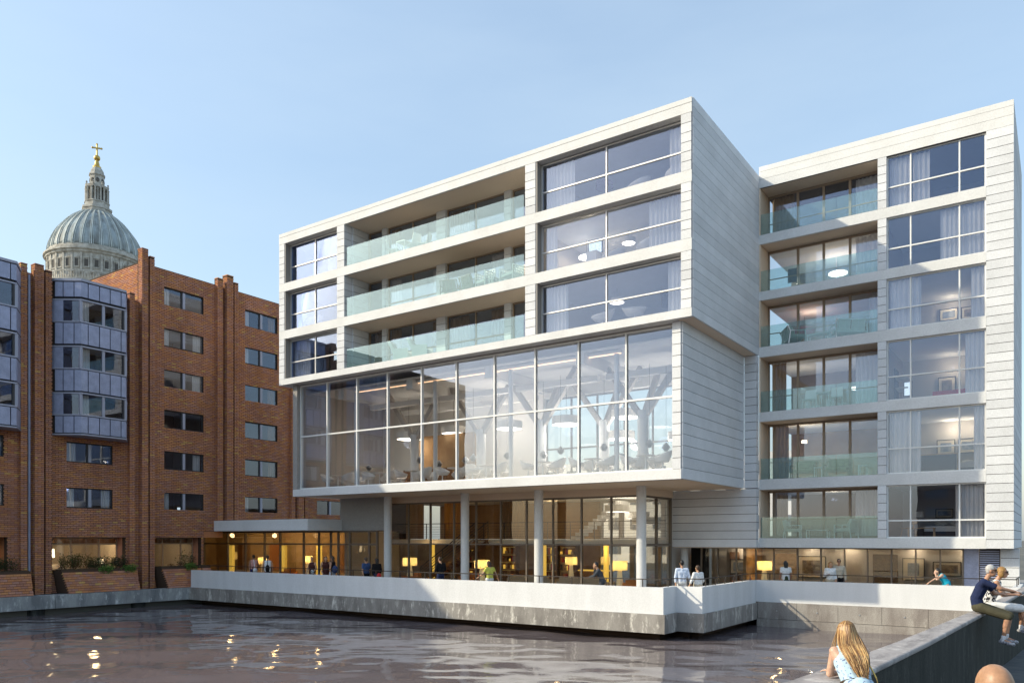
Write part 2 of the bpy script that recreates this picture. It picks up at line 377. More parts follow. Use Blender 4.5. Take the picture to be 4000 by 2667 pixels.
# promenade and its parapet (camera side)
OUT = [(-6.2,-11.45),(-2.40,8.87),(-2.0,13.2),(-1.56,19.4),(-1.28,24.0),(-.94,31.5)]
INN = [(-5.55,-11.5),(-1.90,8.75),(-1.60,13.2),(-1.28,19.4),(-1.03,24.0),(-.70,31.5)]
PT = 1.22
mb = MB(); k = len(INN); E_ = []
for i, (a, b) in enumerate(zip(OUT, INN)):
    mb.v += [(a[0]+.03, a[1], gz(*b)), (60, a[1], gz(*b)), (a[0]+.03, a[1], -2.2), (60, a[1], -2.2)]
for i in range(k-1): mb.f += [(4*i, 4*i+1, 4*i+5, 4*i+4), (4*i+2, 4*i, 4*i+4, 4*i+6)]
mb.f += [(4*k-4, 4*k-3, 4*k-1, 4*k-2)]
struct(mb, 'promenade', 'promenade')
pw = thing('parapet_wall', 'long dark concrete parapet rising to the right along the near promenade', 'wall', (-2.0, 9, gz(-1.8, 9)))
def strip(n0, za, zb, inset=(0, 0)):
    mb = MB()
    for a, b in zip(OUT, INN):
        d = Vector((b[0]-a[0], b[1]-a[1])); d.normalize(); a2 = Vector(a)+d*inset[0]; b2 = Vector(b)-d*inset[1]
        A, B = (za, zb) if not callable(za) else (za(*b), zb)
        mb.v += [(a2.x, a2.y, A), (b2.x, b2.y, A), (b2.x, b2.y, B), (a2.x, a2.y, B)]
    for i in range(len(OUT)-1):
        for j in range(4): mb.f.append((4*i+j, 4*i+(j+1) % 4, 4*i+4+(j+1) % 4, 4*i+4+j))
    e = 4*(len(OUT)-1); mb.f += [(3, 2, 1, 0), (e, e+1, e+2, e+3)]
    return mb
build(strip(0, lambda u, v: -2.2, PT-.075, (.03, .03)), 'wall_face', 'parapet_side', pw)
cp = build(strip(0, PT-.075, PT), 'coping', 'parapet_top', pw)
bm_ = cp.modifiers.new('bevel', 'BEVEL'); bm_.width = .025; bm_.segments = 2; bm_.limit_method = 'ANGLE'

# terrace walls: white parapet over hanging concrete base
WT = 1.03; WM = .075; WB = -.60
fw = thing('terrace_wall', 'long white terrace wall above grey concrete base hanging over the water', 'wall', (-26, 26.05, WB))
piece('parapet', -39.9, -11.54, 26.05, 26.3, WM, WT, 'render_white', fw)
piece('concrete_base', -40.1, -11.45, 25.95, 26.35, WB, WM-.004, 'base_concrete', fw)
pwl = thing('terrace_wall', 'stepped white corner wall jutting out at the right end of the terrace', 'wall', (-11, 27.5, WB))
for a in ((-11.79,-11.54,26.302,27.2),(-11.79,-10.55,27.202,27.45),(-10.8,-10.55,27.452,33.3)): piece('parapet', *a, WM, WT, 'render_white', pwl)
for a in ((-11.85,-11.45,26.352,27.1),(-11.85,-10.46,27.102,27.5),(-10.86,-10.46,27.502,33.2)): piece('concrete_base', *a, WB, WM-.004, 'base_concrete', pwl)
rw = thing('terrace_wall', 'white terrace wall over rough stained concrete beside the parapet couple', 'wall', (-6, 33.3, -1))
piece('parapet', -10.545, -1.15, 33.3, 33.55, WM+.05, WT, 'render_white', rw)
piece('parapet', -1.4, -1.15, 33.555, 36.2, WM+.05, WT, 'render_white', rw)
for i in range(6):
    piece('concrete_panel', -10.45+i*1.6+.006, -10.45+(i+1)*1.6-.006, 33.2, 33.5, -.56, WM+.046, 'rear_concrete', rw)
piece('ledge', -10.45, -.85, 33.1, 33.5, -1.3, -.575, 'rear_concrete', rw)
for i in range(6): build(MB().lathe([(.03,0),(.03,.02)], n=8), 'anchor_bolt', 'steel', rw).matrix_local = Matrix.Translation(Vector((-9.65+i*1.6, 33.2, -.22))-WP[rw.name]) @ Matrix.Rotation(R(90), 4, 'X')
ql = thing('quay_wall', 'blue grey weathered concrete quay wall below the brick building', 'wall', (-39.9, 15, -.6))
for i in range(5):
    piece('concrete_panel', -40.6, -39.9, -10+i*7.2+.008, min(25.94, -10+(i+1)*7.2-.008), -.59, .062, 'quay_concrete', ql)
for y in (18.1, 23.2): build(MB().lathe([(.42,-2.2),(.42,-.592)], (-40.42, y), 20), 'pier', 'parapet_side', ql, True)
# railings
def railing(label, pts, n_post):
    t = thing('railing', label, 'railing', (*pts[0], WT))
    H_ = WT+.28; mb = MB()
    for a, b in zip(pts, pts[1:]): mb.beam((*a, H_), (*b, H_), .05, .035)
    build(mb, 'handrail', 'rail_metal', t)
    for (a, b), n_ in zip(zip(pts, pts[1:]), n_post):
        for i in range(n_):
            x = a[0]+(b[0]-a[0])*(i+.5)/n_; y = a[1]+(b[1]-a[1])*(i+.5)/n_
            piece('post', x-.016, x+.016, y-.016, y+.016, WT, H_-.018, 'rail_metal', t)
railing('thin dark handrail along the top of the long front terrace wall', [(-39.8, 26.17), (-11.66, 26.17)], [19])
railing('dark stepped handrail turning around the white corner wall', [(-11.66, 26.17), (-11.66, 27.32), (-10.67, 27.32), (-10.67, 33.42)], [1, 1, 6])
railing('thin handrail on the rear terrace wall in front of the gallery', [(-10.67, 33.42), (-1.28, 33.42), (-1.28, 36.0)], [7, 2])

# ================================================ HOTEL (front volume)
HT = thing('hotel_building', 'white stone hotel block with glazed restaurant overhanging the terrace', 'building', (-22, 30, 0))
ST = 'stone'; SP = 'stone_panel'
def slab(x0, x1, y0, y1, z0, z1, mat=ST, par=None, nm='floor_slab'): return piece(nm, x0, x1, y0, y1, z0, z1, mat, par or HT)
UX0, UX1, UY0, UY1 = -34.29, -11.11, 27.6, 35.3
FL = [(11.26, 13.38), (13.82, 15.90), (16.33, 18.45)]
slab(UX0, UX1, UY0, UY1, 10.95, 11.26); slab(UX0, UX1, UY0, UY1, 13.38, 13.82); slab(UX0, UX1, UY0, UY1, 15.90, 16.33)
slab(UX0, UX1, UY0, UY1, 18.45, 18.80); slab(UX0, UX1, UY0+.012, UY1, 18.806, 18.812, 'stone_core'); slab(UX0, UX1, UY0, UY1, 18.818, 19.0, ST, None, 'coping')
slab(UX0+.3, UX1-.3, UY1-.02, UY1, 10.95, 18.9, 'wall_paint', None, 'rear_wall')
def courses(name, x0, x1, y0, y1, z0, z1, n_, par, mat=SP, gap=.022, core=True, inset=.02):
    h = (z1-z0)/n_
    if core: piece(name+'_core', x0+inset, x1-inset, y0+inset, y1-inset, z0+.002, z1-.002, 'stone_core', par)
    for i in range(n_): piece('cladding_panel', x0, x1, y0, y1, z0+i*h+gap/2, z0+(i+1)*h-gap/2, mat, par)
for f, (z0, z1) in enumerate(FL):
    for x0, x1 in ((UX0, -33.87), (-29.85, -29.33), (-18.47, -17.96), (-11.53, -11.13)):
        courses('pier', x0, x1, UY0+.004, UY0+.52, z0, z1, 6, HT)
    # reveals beside the windows
    for x0, x1, y in ((-33.87, -33.80, 27.6), (-17.96, -17.88, 27.6)): piece('window_reveal', x0+.002, x1, y+.03, y+.5, z0, z1, 'reveal', HT)
    h = z1-z0; tz = z0+.43*h
    window(HT, 'x', -33.8, -29.87, z0, z1-.05, 28.0, (-31.85,), (tz,), .055, .09)
    window(HT, 'x', -17.88, -11.55, z0, z1-.05, 28.0, (-14.82,), (tz,), .055, .09)
    # recessed balcony: side cladding, back glazing
    for x0, x1 in ((-29.33, -29.24), (-18.56, -18.47)): courses('side_wall', x0, x1, UY0+.53, 29.2, z0, z1, 6, HT)
    for x0, x1 in ((-28.21, -27.9), (-24.62, -24.06), (-20.63, -20.26)): courses('balcony_pier', x0, x1, 29.12, 29.5, z0, z1, 6, HT)
    window(HT, 'x', -29.24, -28.21, z0, z1, 29.3, (), (), .07, .08, 'timber_frame', name='balcony_door')
    window(HT, 'x', -27.9, -24.62, z0, z1, 29.3, (-26.25,), (z0+.8,), .06, .08, 'timber_frame', name='balcony_window')
    window(HT, 'x', -24.06, -20.63, z0, z1, 29.3, (-22.35,), (z0+.8,), .06, .08, 'timber_frame', name='balcony_window')
    window(HT, 'x', -20.26, -18.56, z0, z1, 29.3, (-19.4,), (), .07, .08, 'timber_frame', name='balcony_door')
    bal = [(-29.20, -26.6), (-26.58, -23.9), (-23.88, -21.2), (-21.18, -18.58)]
    for x0, x1 in bal: piece('balustrade_pane', x0, x1, UY0+.06, UY0+.078, z0+.01, z0+.95, 'glass_green', HT)
    piece('balcony_soffit', -29.23, -18.57, UY0+.10, 29.24, z1-.012, z1-.004, 'soffit', HT)  # thin added sheet, its warm colour stands for bounced light
    # rooms
    for x in (-29.7, -24.3, -18.2): piece('partition', x-.08, x+.08, 29.36, 35.2, z0, z1, 'wall_paint', HT)
    for x in (-29.59, -18.21): piece('partition', x-.07, x+.07, 28.1, 29.25, z0, z1, 'wall_paint', HT)
    piece('back_wall', -29.6, -24.4, 33.4, 33.5, z0, z1, 'wall_warm', HT); piece('back_wall', -24.2, -18.3, 33.2, 33.3, z0, z1, 'wall_paint', HT)
    piece('back_wall', UX0+.4, -29.8, 33.2, 33.3, z0, z1, 'wall_blue', HT); piece('back_wall', -18.1, -11.4, 33.4, 33.5, z0, z1, 'wall_blue', HT)
    piece('end_wall', UX0, UX0+.3, 28.14, 35.27, z0, z1, 'wall_paint', HT)
# right-hand side cladding
piece('side_core', -11.33, -11.135, 28.13, 35.4, 11.262, 18.44, 'stone_core', HT)
n_ = 23; h = (19.0-10.95)/n_
for i in range(n_): piece('cladding_panel', -11.11, -11.07, 27.66, 35.4, 10.95+i*h+.007, 10.95+(i+1)*h-.007, SP, HT)
piece('side_core', -11.12, -11.112, 27.7, 35.4, 10.96, 18.99, 'stone_core', HT)

# restaurant volume
LX0, LX1, LY0 = -33.6, -11.67, 27.95
slab(LX0, LX1, LY0, 35.03, 5.02, 5.385); slab(LX0+.4, LX1-.4, LY0+.2, 35.0, 5.386, 5.40, 'floor_pale', None, 'floor_finish')
courses('corner_pier', -12.03, LX1-.02, LY0+.004, LY0+.4, 5.385, 10.945, 13, HT)
piece('corner_pier', LX0, -33.27, LY0+.01, LY0+.45, 5.385, 10.945, 'grey_rough', HT)
piece('end_wall', LX0, LX0+.2, LY0+.452, 35.0, 5.385, 10.945, 'wall_paint', HT)
n_ = 14; h = (10.945-5.02)/n_
for i in range(n_): piece('cladding_panel', LX1, LX1+.04, LY0+.05, 35.03, 5.02+i*h+.009, 5.02+(i+1)*h-.009, SP, HT)
piece('side_core', LX1-.2, LX1-.001, LY0+.41, 35.03, 5.39, 10.94, 'stone_core', HT)
window(HT, 'x', -33.27, -12.03, 5.40, 10.90, LY0+.3, (-31.21,-29.04,-26.94,-24.75,-22.64,-20.5,-18.35,-16.23,-14.07), (8.19,), .07, .16, 'white_metal', 'glass_big', .06, 'restaurant_glazing')
slab(LX0, LX1, LY0+.22, LY0+.4, 10.905, 10.948, 'reveal', None, 'head_rail')
# restaurant interior: ceiling, beams, branching columns, rear glazing
piece('ceiling', LX0+.25, LX1-.25, LY0+1.0, 34.6, 10.6, 10.66, 'ceiling', HT)
for x in (-31, -26.2, -21.4, -16.6): piece('ceiling_beam', x-.2, x+.2, LY0+1.0, 34.6, 10.1, 10.598, 'ceiling', HT)
for y in (31.0, 33.4):
    for a, b in ((-30.79,-26.41),(-25.99,-21.61),(-21.19,-16.81),(-16.39,-11.95)): piece('ceiling_beam', a, b, y-.15, y+.15, 9.75, 10.0, 'ceiling', HT)
piece('led_cove', -30.4, -14.9, LY0+1.42, LY0+1.48, 10.42, 10.45, 'led', HT); piece('cove_board', -30.4, -14.9, LY0+1.3, LY0+1.6, 10.455, 10.56, 'ceiling', HT)
for x in (-30.22, -24.83, -20.38, -15.05): build(MB().lathe([(.105,5.40),(.105,10.4)], (x, 29.3), 16), 'slim_column', 'stone', HT, True)
for x, y in ((-28.2, 31.6), (-24.1, 32.0), (-19.97, 31.2), (-17.5, 32.8), (-14.76, 31.2)):
    col = build(MB().lathe([(.24,5.40),(.24,8.3)], (x, y), 20), 'branching_column', 'stone', HT, True)
    for dx in (-1, 1): build(MB().beam((x+dx*.12, y, 8.1), (x+dx*1.9, y, 10.55), .25, .22), 'branch', 'wall_paint', col)
    build(MB().beam((x, y+.1, 8.1), (x, y+1.5, 10.1), .22, .22), 'branch', 'wall_paint', col)
window(HT, 'x', -22.0, -11.9, 5.40, 10.0, 34.9, (-20.5,-19,-17.5,-16,-14.5,-13.0), (7.4,), .07, .1, 'reveal', 'glass_lobby', .06, 'rear_glazing')
slab(LX0+.2, -22.0, 34.6, 34.9, 5.39, 10.9, 'ceiling', None, 'rear_wall'); slab(-22.0, LX1-.2, 34.85, 34.95, 10.02, 10.9, 'ceiling', None, 'rear_wall')
piece('partition', -29.6, -25.2, 33.0, 33.2, 5.40, 8.4, 'wall_warm', HT); piece('niche_panel', -26.0, -25.35, 32.9, 32.99, 5.8, 6.7, 'wood_panel', HT)
piece('bar_counter', -29.4, -26.4, 32.0, 32.5, 5.40, 6.5, 'wood_panel', HT)

# lobby below
for x in (-29.28, -24.09, -19.77, -14.59): build(MB().lathe([(.21,FLOOR),(.21,5.018)], (x, 30.67), 24), 'column', 'stone', HT, True)
LG = 31.7
slab(-30.3, -15.09, LG-.06, LG+.25, 4.69, 5.018, 'soffit', None, 'fascia'); slab(-15.22, -14.97, LG+.252, 34.9, 4.69, 5.018, 'soffit', None, 'fascia')
slab(-33.4, LX1-.05, 28.2, 35.0, 5.008, 5.016, 'soffit', None, 'soffit'); slab(-11.72, UX1-.02, 27.8, 35.2, 10.938, 10.946, 'soffit', None, 'soffit')
window(HT, 'x', -30.3, -15.09, FLOOR, 4.69, LG, (-28.72,-27.19,-25.6,-24.17,-22.64,-21.11,-19.62,-18.08,-16.55), (2.5,), .07, .12, 'bronze_frame', 'glass_lobby', .08, 'lobby_glazing')
window(HT, 'y', LG+.1, 34.9, FLOOR, 4.69, -15.09, (33.3,), (2.5,), .09, .12, 'bronze_frame', 'glass_lobby', .09, 'lobby_glazing')
slab(-34.0, -15.2, LG+.26, 41.3, 4.95, 5.006, 'ceiling', None, 'lobby_ceiling')
piece('lobby_floor', -56, -15.2, LG, 41.3, FLOOR-.009, FLOOR-.002, 'floor_wood', HT)
piece('back_wall', -46, -21.9, 41.0, 41.2, FLOOR, 2.44, 'wall_warm', HT); piece('back_wall', -34, -22.0, 40.6, 40.8, 2.76, 4.94, 'wall_warm', HT)
piece('mezzanine_slab', -33.8, -15.3, 35.2, 41.0, 2.45, 2.75, 'ceiling', HT)
window(HT, 'x', -21.9, -15.3, 2.76, 4.94, 40.7, (-20.6,-19.3,-18.0,-16.7), (), .25, .2, 'wall_paint', 'glass_lobby', .1, 'rear_window')
window(HT, 'x', -21.9, -15.3, FLOOR, 2.44, 40.7, (-19.9,-18.3,-16.9), (), .3, .2, 'wall_paint', 'glass_lobby', .1, 'rear_window')
piece('side_wall', -15.3, -15.2, 34.95, 41.0, FLOOR, 4.94, 'wall_paint', HT)
mb = MB(); mb.beam((-33.5,35.3,3.65),(-15.5,35.3,3.65),.04); 
for k in range(5): mb.beam((-33.5,35.3,2.9+.14*k),(-15.5,35.3,2.9+.14*k),.014)
for x in np.arange(-33.4, -15.5, 1.4): mb.box(x-.018, x+.018, 35.28, 35.32, 2.75, 3.64)
build(mb, 'mezzanine_railing', 'dark_frame', HT)
# stairs with stepped stringer and railings
st = MB(); sr = MB(); N_ = 15
for i in range(N_):
    x = -30.0+i*.27; z = FLOOR+.17*(i+1); st.box(x, x+.3, 34.1, 35.1, z-.05, z)
st.beam((-30.0,34.1,FLOOR),(-25.95,34.1,2.62),.05,.25); st.beam((-30.0,35.1,FLOOR),(-25.95,35.1,2.62),.05,.25)
for y in (34.1, 35.1):
    for k in range(5): sr.beam((-30.0,y,FLOOR+.35+.16*k),(-25.95,y,2.72+.35+.16*k),.02 if k < 4 else .045)
    for i in range(0, N_+1, 3): x = -30+i*.27; z = FLOOR+.17*i; sr.beam((x,y,z),(x,y,z+1.05),.03)
stair = build(st, 'staircase', 'wood_panel', HT); build(sr, 'stair_railing', 'dark_frame', stair)
# upper white stair seen to the right
st = MB()
for i in range(11): x = -22.6+i*.28; st.box(x, x+.29, 38.4, 39.4, 2.75+.19*i, 2.75+.19*(i+1))
build(st, 'upper_staircase', 'ceiling', HT)
for k, (x, y, c) in enumerate(((-29.1,36,'curtain_gold'),(-32.3,36.2,'curtain_tan'),(-25.9,37.5,'curtain_tan'))):
    curtain(x-.75, x+.75, 2.77, 4.93, y, ['tall golden curtain above the lobby seen left of the stairs','tan curtain on the upper lobby level behind the left column','tan curtain at the back of the lobby upper level over the stairs'][k], c, 'lobby curtains', .22, .06)
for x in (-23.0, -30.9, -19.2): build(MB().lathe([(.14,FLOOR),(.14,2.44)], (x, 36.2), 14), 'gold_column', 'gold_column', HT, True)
# shelves at the back of the lobby
for k, x in enumerate((-28.4, -25.4, -24.1, -31.6)):
    f = piece('bookshelf', x-.55, x+.55, 40.6, 40.98, FLOOR, 2.35, 'wood_panel', HT)
    for i in range(4):
        piece('shelf', x-.5, x+.5, 40.45, 40.598, .40+i*.48, .425+i*.48, 'wood_pale', f); xx = x-.46
        while xx < x+.38:
            w_ = random.uniform(.04, .16); h_ = random.uniform(.1, .36); piece('book', xx, xx+round(w_, 2), 40.47, 40.58, .426+i*.48, .426+i*.48+round(h_, 1)+.06, random.choice(('wood_pale', 'orange_fabric', 'textile', 'black', 'gold_column', 'mat_board', 'red_fabric')), f); xx += w_+random.choice((.01, .01, .12))
        piece('shelf_light', x-.48, x+.48, 40.585, 40.597, .80+i*.48, .83+i*.48, 'shade_lit', f)
# wall and canopy at the left of the lobby
piece('side_wall', -33.1, -29.5, 30.85, 31.1, 3.231, 5.005, 'grey_rough', HT)
cn = [(-41.19,28.4),(-32.95,28.4),(-32.95,30.84),(-33.2,30.84),(-33.2,31.6),(-46,31.6),(-46,30.9),(-41.19,30.9)]
build(MB().prism(cn, 3.23, 3.84), 'canopy', 'stone', HT)
window(HT, 'x', -46, -30.32, FLOOR, 3.228, 31.0, (-43.5,-41.7,-39.85,-38.4,-36.3,-35.0,-34.0,-33.4,-32.45,-30.95), (2.47,), .09, .12, 'bronze_frame', 'glass_lobby', .09, 'link_glazing')
piece('entrance_door', -37.9, -36.9, 30.9, 30.95, FLOOR, 2.42, 'glass_lobby', HT)
piece('wardrobe', -35.5, -33.8, 33.5, 34.0, FLOOR, 2.05, 'wood_panel', HT)
piece('partition', -33.6, -33.4, 31.65, 36, FLOOR, 3.19, 'wall_paint', HT)
piece('link_back_wall', -56, -33.62, 36.0, 36.1, FLOOR, 3.19, 'wall_amber', HT); piece('link_end_wall', -52, -51.9, 31.2, 35.99, FLOOR, 3.19, 'wall_amber', HT)
piece('link_ceiling', -56, -33.62, 31.62, 35.99, 3.195, 3.225, 'ceiling', HT)
for k, x in enumerate((-48.6, -45.0, -41.6, -38.0, -35.2)): piece('wall_panel', x-.7, x+.7, 35.95, 35.99, .6, 2.4, ('wood_panel', 'orange_fabric', 'wood_pale', 'wood_panel', 'textile')[k], HT)

# ================================================ HOTEL WING
HW = thing('hotel_wing', 'white stone hotel wing with stacked glass balconies on the right', 'building', (-6, 36, 0))
WX0, WX1, WY = -11.08, -1.43, 35.4
BANDS = [(2.385,2.80),(4.96,5.42),(8.0,8.42),(10.88,11.33),(13.42,13.81),(15.93,16.34)]
OPEN = [(2.80,4.96),(5.42,8.0),(8.42,10.88),(11.33,13.42),(13.81,15.93),(16.34,18.45)]
for z0, z1 in BANDS: slab(WX0, -2.335, WY, 43, z0, z1, ST, HW)
for z0, z1 in ((18.45,18.825),(18.837,19.17),(19.182,19.4)): slab(WX0, WX1, WY, 43, z0, z1, ST, HW, 'roof_band')
slab(WX0+.02, WX1-.02, WY+.02, 43, 18.44, 19.38, 'stone_core', HW, 'roof_core')
piece('roof_hatch', -11.0, -10.0, 36.2, 37.5, 19.405, 19.62, 'zinc', HW)
courses('corner_pier', -2.33, WX1, WY, WY+.5, 2.385, 18.45, 45, HW)
n_ = 45; h = (18.45-2.385)/n_
piece('side_core', -1.7, -1.45, WY+.5, 43, 2.385, 18.44, 'stone_core', HW)
for i in range(n_): piece('cladding_panel', -1.45, WX1-.001, WY+.505, 43, 2.385+i*h+.011, 2.385+(i+1)*h-.011, SP, HW)
BK = 36.6
for f, (z0, z1) in enumerate(OPEN):
    courses('mid_pier', -6.18, -5.85, WY+.003, WY+.4, z0, z1, 7 if f in (1, 2) else 6, HW)
    h = z1-z0
    window(HW, 'x', -5.85, -2.335, z0, z1, WY+.17, (-4.97,-3.24), (z0+(.33 if f == 0 else .40)*h,), .055, .09, 'white_metal')
    window(HW, 'x', -11.06, -6.2, z0, z1, BK, (-9.69,-8.58,-7.49), (), .1, .1, 'timber_frame', name='balcony_window')
    piece('window_rail', -11.0, -6.25, BK-.02, BK+.02, z0+.82, z0+.86, 'timber_frame', HW)
    piece('balcony_soffit', WX0+.07, -6.19, WY+.09, BK-.06, z1-.012, z1-.004, 'soffit', HW)  # same added sheet, bounced warmth in its colour
    piece('balcony_side', WX0, WX0+.06, WY+.02, BK-.06, z0, z1, 'soffit', HW)
    for x0, x1 in ((-11.0,-9.42),(-9.40,-7.82),(-7.80,-6.2)): piece('balustrade_pane', x0, x1, WY+.05, WY+.068, z0+.005, z0+.93, 'glass_green', HW)
    piece('partition', -6.15, -5.95, WY+.42, 42, z0, z1, 'wall_dim', HW)
    piece('back_wall', WX0, -6.15, 40.6, 40.7, z0, z1, ('wall_dim','wall_warm','wall_dim','wall_warm','wall_dim','wall_dim')[f], HW)
    piece('back_wall', -5.95, WX1-.3, 40.2, 40.3, z0, z1, 'wall_paint' if f else 'wall_blue', HW)
# stone wall closing the corner between the two blocks
courses('return_wall', LX1+.045, WX0-.004, 35.04, 35.39, 5.02, 10.93, 16, HW)
courses('return_wall', -15.07, WX0-.004, 35.04, 35.39, 2.385, 5.005, 7, HW)
piece('return_soffit', -15.0, WX0, 35.05, 36.2, 2.36, 2.383, 'soffit', HW)
build(MB().lathe([(.18,FLOOR),(.18,2.36)], (-14.75, 35.75), 20), 'column', 'stone', HW, True)
# ground floor gallery
GY = 36.2
window(HW, 'x', -14.11, -3.14, FLOOR, 2.383, GY, (-13.26,-12.38,-11.46,-10.65,-9.61,-8.61,-7.63,-6.71,-5.78,-4.88,-3.98), (), .06, .1, 'bronze_frame', 'glass_lobby', .06, 'gallery_glazing')
piece('dark_opening', -15.0, -14.11, 37.2, 37.3, FLOOR, 2.38, 'black', HW)
piece('service_door', -3.14, -2.63, GY-.02, GY+.05, FLOOR, 2.383, 'zinc', HW)
lv = piece('louvre_frame', -2.62, -1.92, GY+.04, GY+.08, FLOOR, 2.383, 'zinc_core', HW)
for i in range(24): piece('louvre_slat', -2.60, -1.94, GY-.01, GY+.03, .3+i*.085, .345+i*.085, 'zinc', lv)
courses('base_pier', -1.9, -1.28, GY-.02, GY+.3, FLOOR, 2.383, 6, HW)
piece('gallery_back_wall', -15, -1.5, 40.0, 40.15, FLOOR, 2.40, 'wall_paint', HW); piece('gallery_ceiling', -15, -1.5, GY+.1, 40, 2.37, 2.382, 'ceiling', HW)
piece('gallery_side_wall', -1.9, -1.75, GY+.35, 40, FLOOR, 2.37, 'wall_paint', HW); piece('gallery_floor', -15, -1.5, GY-.5, 40, FLOOR-.009, FLOOR-.003, 'floor_wood', HW)
piece('gallery_partition', -12.5, -12.35, 37.5, 40, FLOOR, 2.37, 'wall_warm', HW)
piece('gallery_door', -7.17, -6.12, 39.9, 39.98, FLOOR, 2.05, 'art_brown', HW)
piece('tall_door', -14.0, -13.5, 39.9, 39.98, FLOOR, 2.1, 'wood_panel', HW)

# ================================================ BRICK BUILDING
BB = thing('brick_building', 'red brown brick building with projecting grey bays along the quay', 'building', (-41.2, 25, .06))
UB = -41.2
WINS = {'lo': [7.66, 5.35], 'hi': [16.85, 14.57, 12.26, 9.97, 7.66, 5.37]}
bays = [(13.95, 14.83, 17.11, 17.85), (19.2, 20.08, 22.36, 23.1)]
loW = [(14.7, 17.05), (19.95, 22.3)]; hiW = [(25.24, 27.7), (30.58, 33.02), (36.3, 38.7)]
holes = []
for a, b in loW:
    for z in WINS['lo']: holes.append((a, b, z-.98, z))
for a, b in hiW:
    for z in WINS['hi']: holes.append((a, b, z-.98, z))
gnd = [(13.6, 17.2), (19.2, 23.0), (24.55, 27.55)]
for a, b in gnd: holes.append((a, b, .9, 2.84))
BR = []        # every brick as an oriented box: origin, along, normal, length, height, depth
def lay(ox, oy, e, n, wd, z0, z1, holes=(), L=.29, H=.093, J=.020, off=0):
    r = random; nz = int((z1-z0)/H)
    for k in range(nz):
        za = z0+k*H; zb = za+H-J; cut = [(a, b) for a, b, p, q in holes if p < (za+zb)/2 < q]
        free = [(0, wd)]
        for a, b in cut:
            nf = []
            for s, t in free:
                if b <= s or a >= t: nf.append((s, t)); continue
                if a > s: nf.append((s, a))
                if b < t: nf.append((b, t))
            free = nf
        sh = (k % 2)*L/2
        for s, t in free:
            x = math.floor((s-sh)/L)*L+sh
            while x < t-.02:
                a, b = max(s, x), min(t, x+L-J)
                if b-a > .03: BR.append((ox+e[0]*a, oy+e[1]*a, za, e, n, b-a, zb-za, r.uniform(.012, .019)))
                x += L
def fin(y0, y1, out, z1, z0=.07):
    # brick pier standing proud of the wall: core and laid faces
    piece('pier_core', UB-.1, UB+out, y0+.012, y1-.012, z0, z1-.01, 'mortar', BB)
    lay(UB+out, y0, (0, 1), (1, 0), y1-y0, z0, z1); lay(UB, y0+.012, (1, 0), (0, -1), out+.012, z0, z1)
    piece('pier_cap', UB-.1, UB+out+.015, y0, y1, z1-.008, z1+.04, 'brick_piece', BB)
# backing masses
piece('wall', -62, UB, 2, 23.79, .05, 15.7, 'mortar', BB) if 0 else None
def backing(y0, y1, z1, hl):     # mortar wall with openings left for windows
    ys_ = sorted({y0, y1, *[min(max(h[i], y0), y1) for h in hl for i in (0, 1)]}); zs_ = sorted({.05, z1, *[h[i] for h in hl for i in (2, 3)]})
    mb = MB()
    for a, b in zip(ys_, ys_[1:]):
        run = None
        for p, q in list(zip(zs_, zs_[1:]))+[(None, None)]:
            solid = p is not None and not any(h[0] <= (a+b)/2 <= h[1] and h[2] <= (p+q)/2 <= h[3] for h in hl)
            if solid: run = (run[0], q) if run else (p, q)
            elif run: mb.box(UB-.3, UB, a, b, *run); run = None
    build(mb, 'wall', 'mortar', BB)
hT = [h for h in holes if h[0] < 23.5]; hU = [h for h in holes if h[0] > 23.5]
lo_open = (27.72, 46, .0, 3.2)
backing(4, 23.8, 15.7, hT); backing(23.805, 46, 17.85, hU+[lo_open])
lay(UB, 11, (0, 1), (1, 0), 12.8, .07, 15.7, [(a-11, b-11, p, q) for a, b, p, q in hT]+[(.0, 6.85, 8.0, 15.6), (8.2, 12.1, 8.0, 15.6)])
lay(UB, 23.8, (0, 1), (1, 0), 16.0, .07, 17.85, [(a-23.8, b-23.8, p, q) for a, b, p, q in hU+[lo_open]])
lay(-57, 23.79, (1, 0), (0, -1), 15.8, 14.6, 17.85)         # sunlit flank of the taller block
piece('flank_wall', -60, UB-.05, 23.795, 24.1, 13, 17.84, 'mortar', BB)
piece('roof', -60, UB-.3, 4, 23.79, 15.3, 15.55, 'ground', BB); piece('roof', -60, UB-.3, 24.1, 46, 17.4, 17.6, 'ground', BB)
piece('back_wall', -60.2, -60, 4, 46, .05, 17.5, 'mortar', BB)
piece('end_wall', -60, UB-.3, 45.7, 46, .05, 17.5, 'mortar', BB); piece('end_wall', -60, UB-.3, 4, 4.3, .05, 15.4, 'mortar', BB)
for y0, y1, o, z in ((17.72, 18.02, .22, 16.0), (18.3, 18.72, .34, 16.1), (18.84, 19.15, .24, 15.95), (13.1, 13.5, .34, 16.0),
                  (23.12, 23.42, .22, 15.95), (23.74, 24.09, .36, 18.5), (24.22, 24.5, .3, 18.2),
                  (28.5, 28.86, .22, 18.2), (29.05, 29.5, .36, 18.5), (29.62, 29.9, .28, 18.2),
                  (34.0, 34.3, .22, 18.2), (34.45, 34.9, .36, 18.5), (35.05, 35.3, .28, 18.2)):
    z0 = 3.25 if y0 > 28 else .07
    fin(y0, y1, o, z, z0)
for y in (18.16, 18.78): piece('downpipe', UB+.02, UB+.1, y-.045, y+.045, .07, 15.6, 'zinc', BB)
# brick lintel over the link glazing
piece('lintel', UB-.3, UB, 27.72, 29.0, 2.85, 3.2, 'brick_piece', BB)
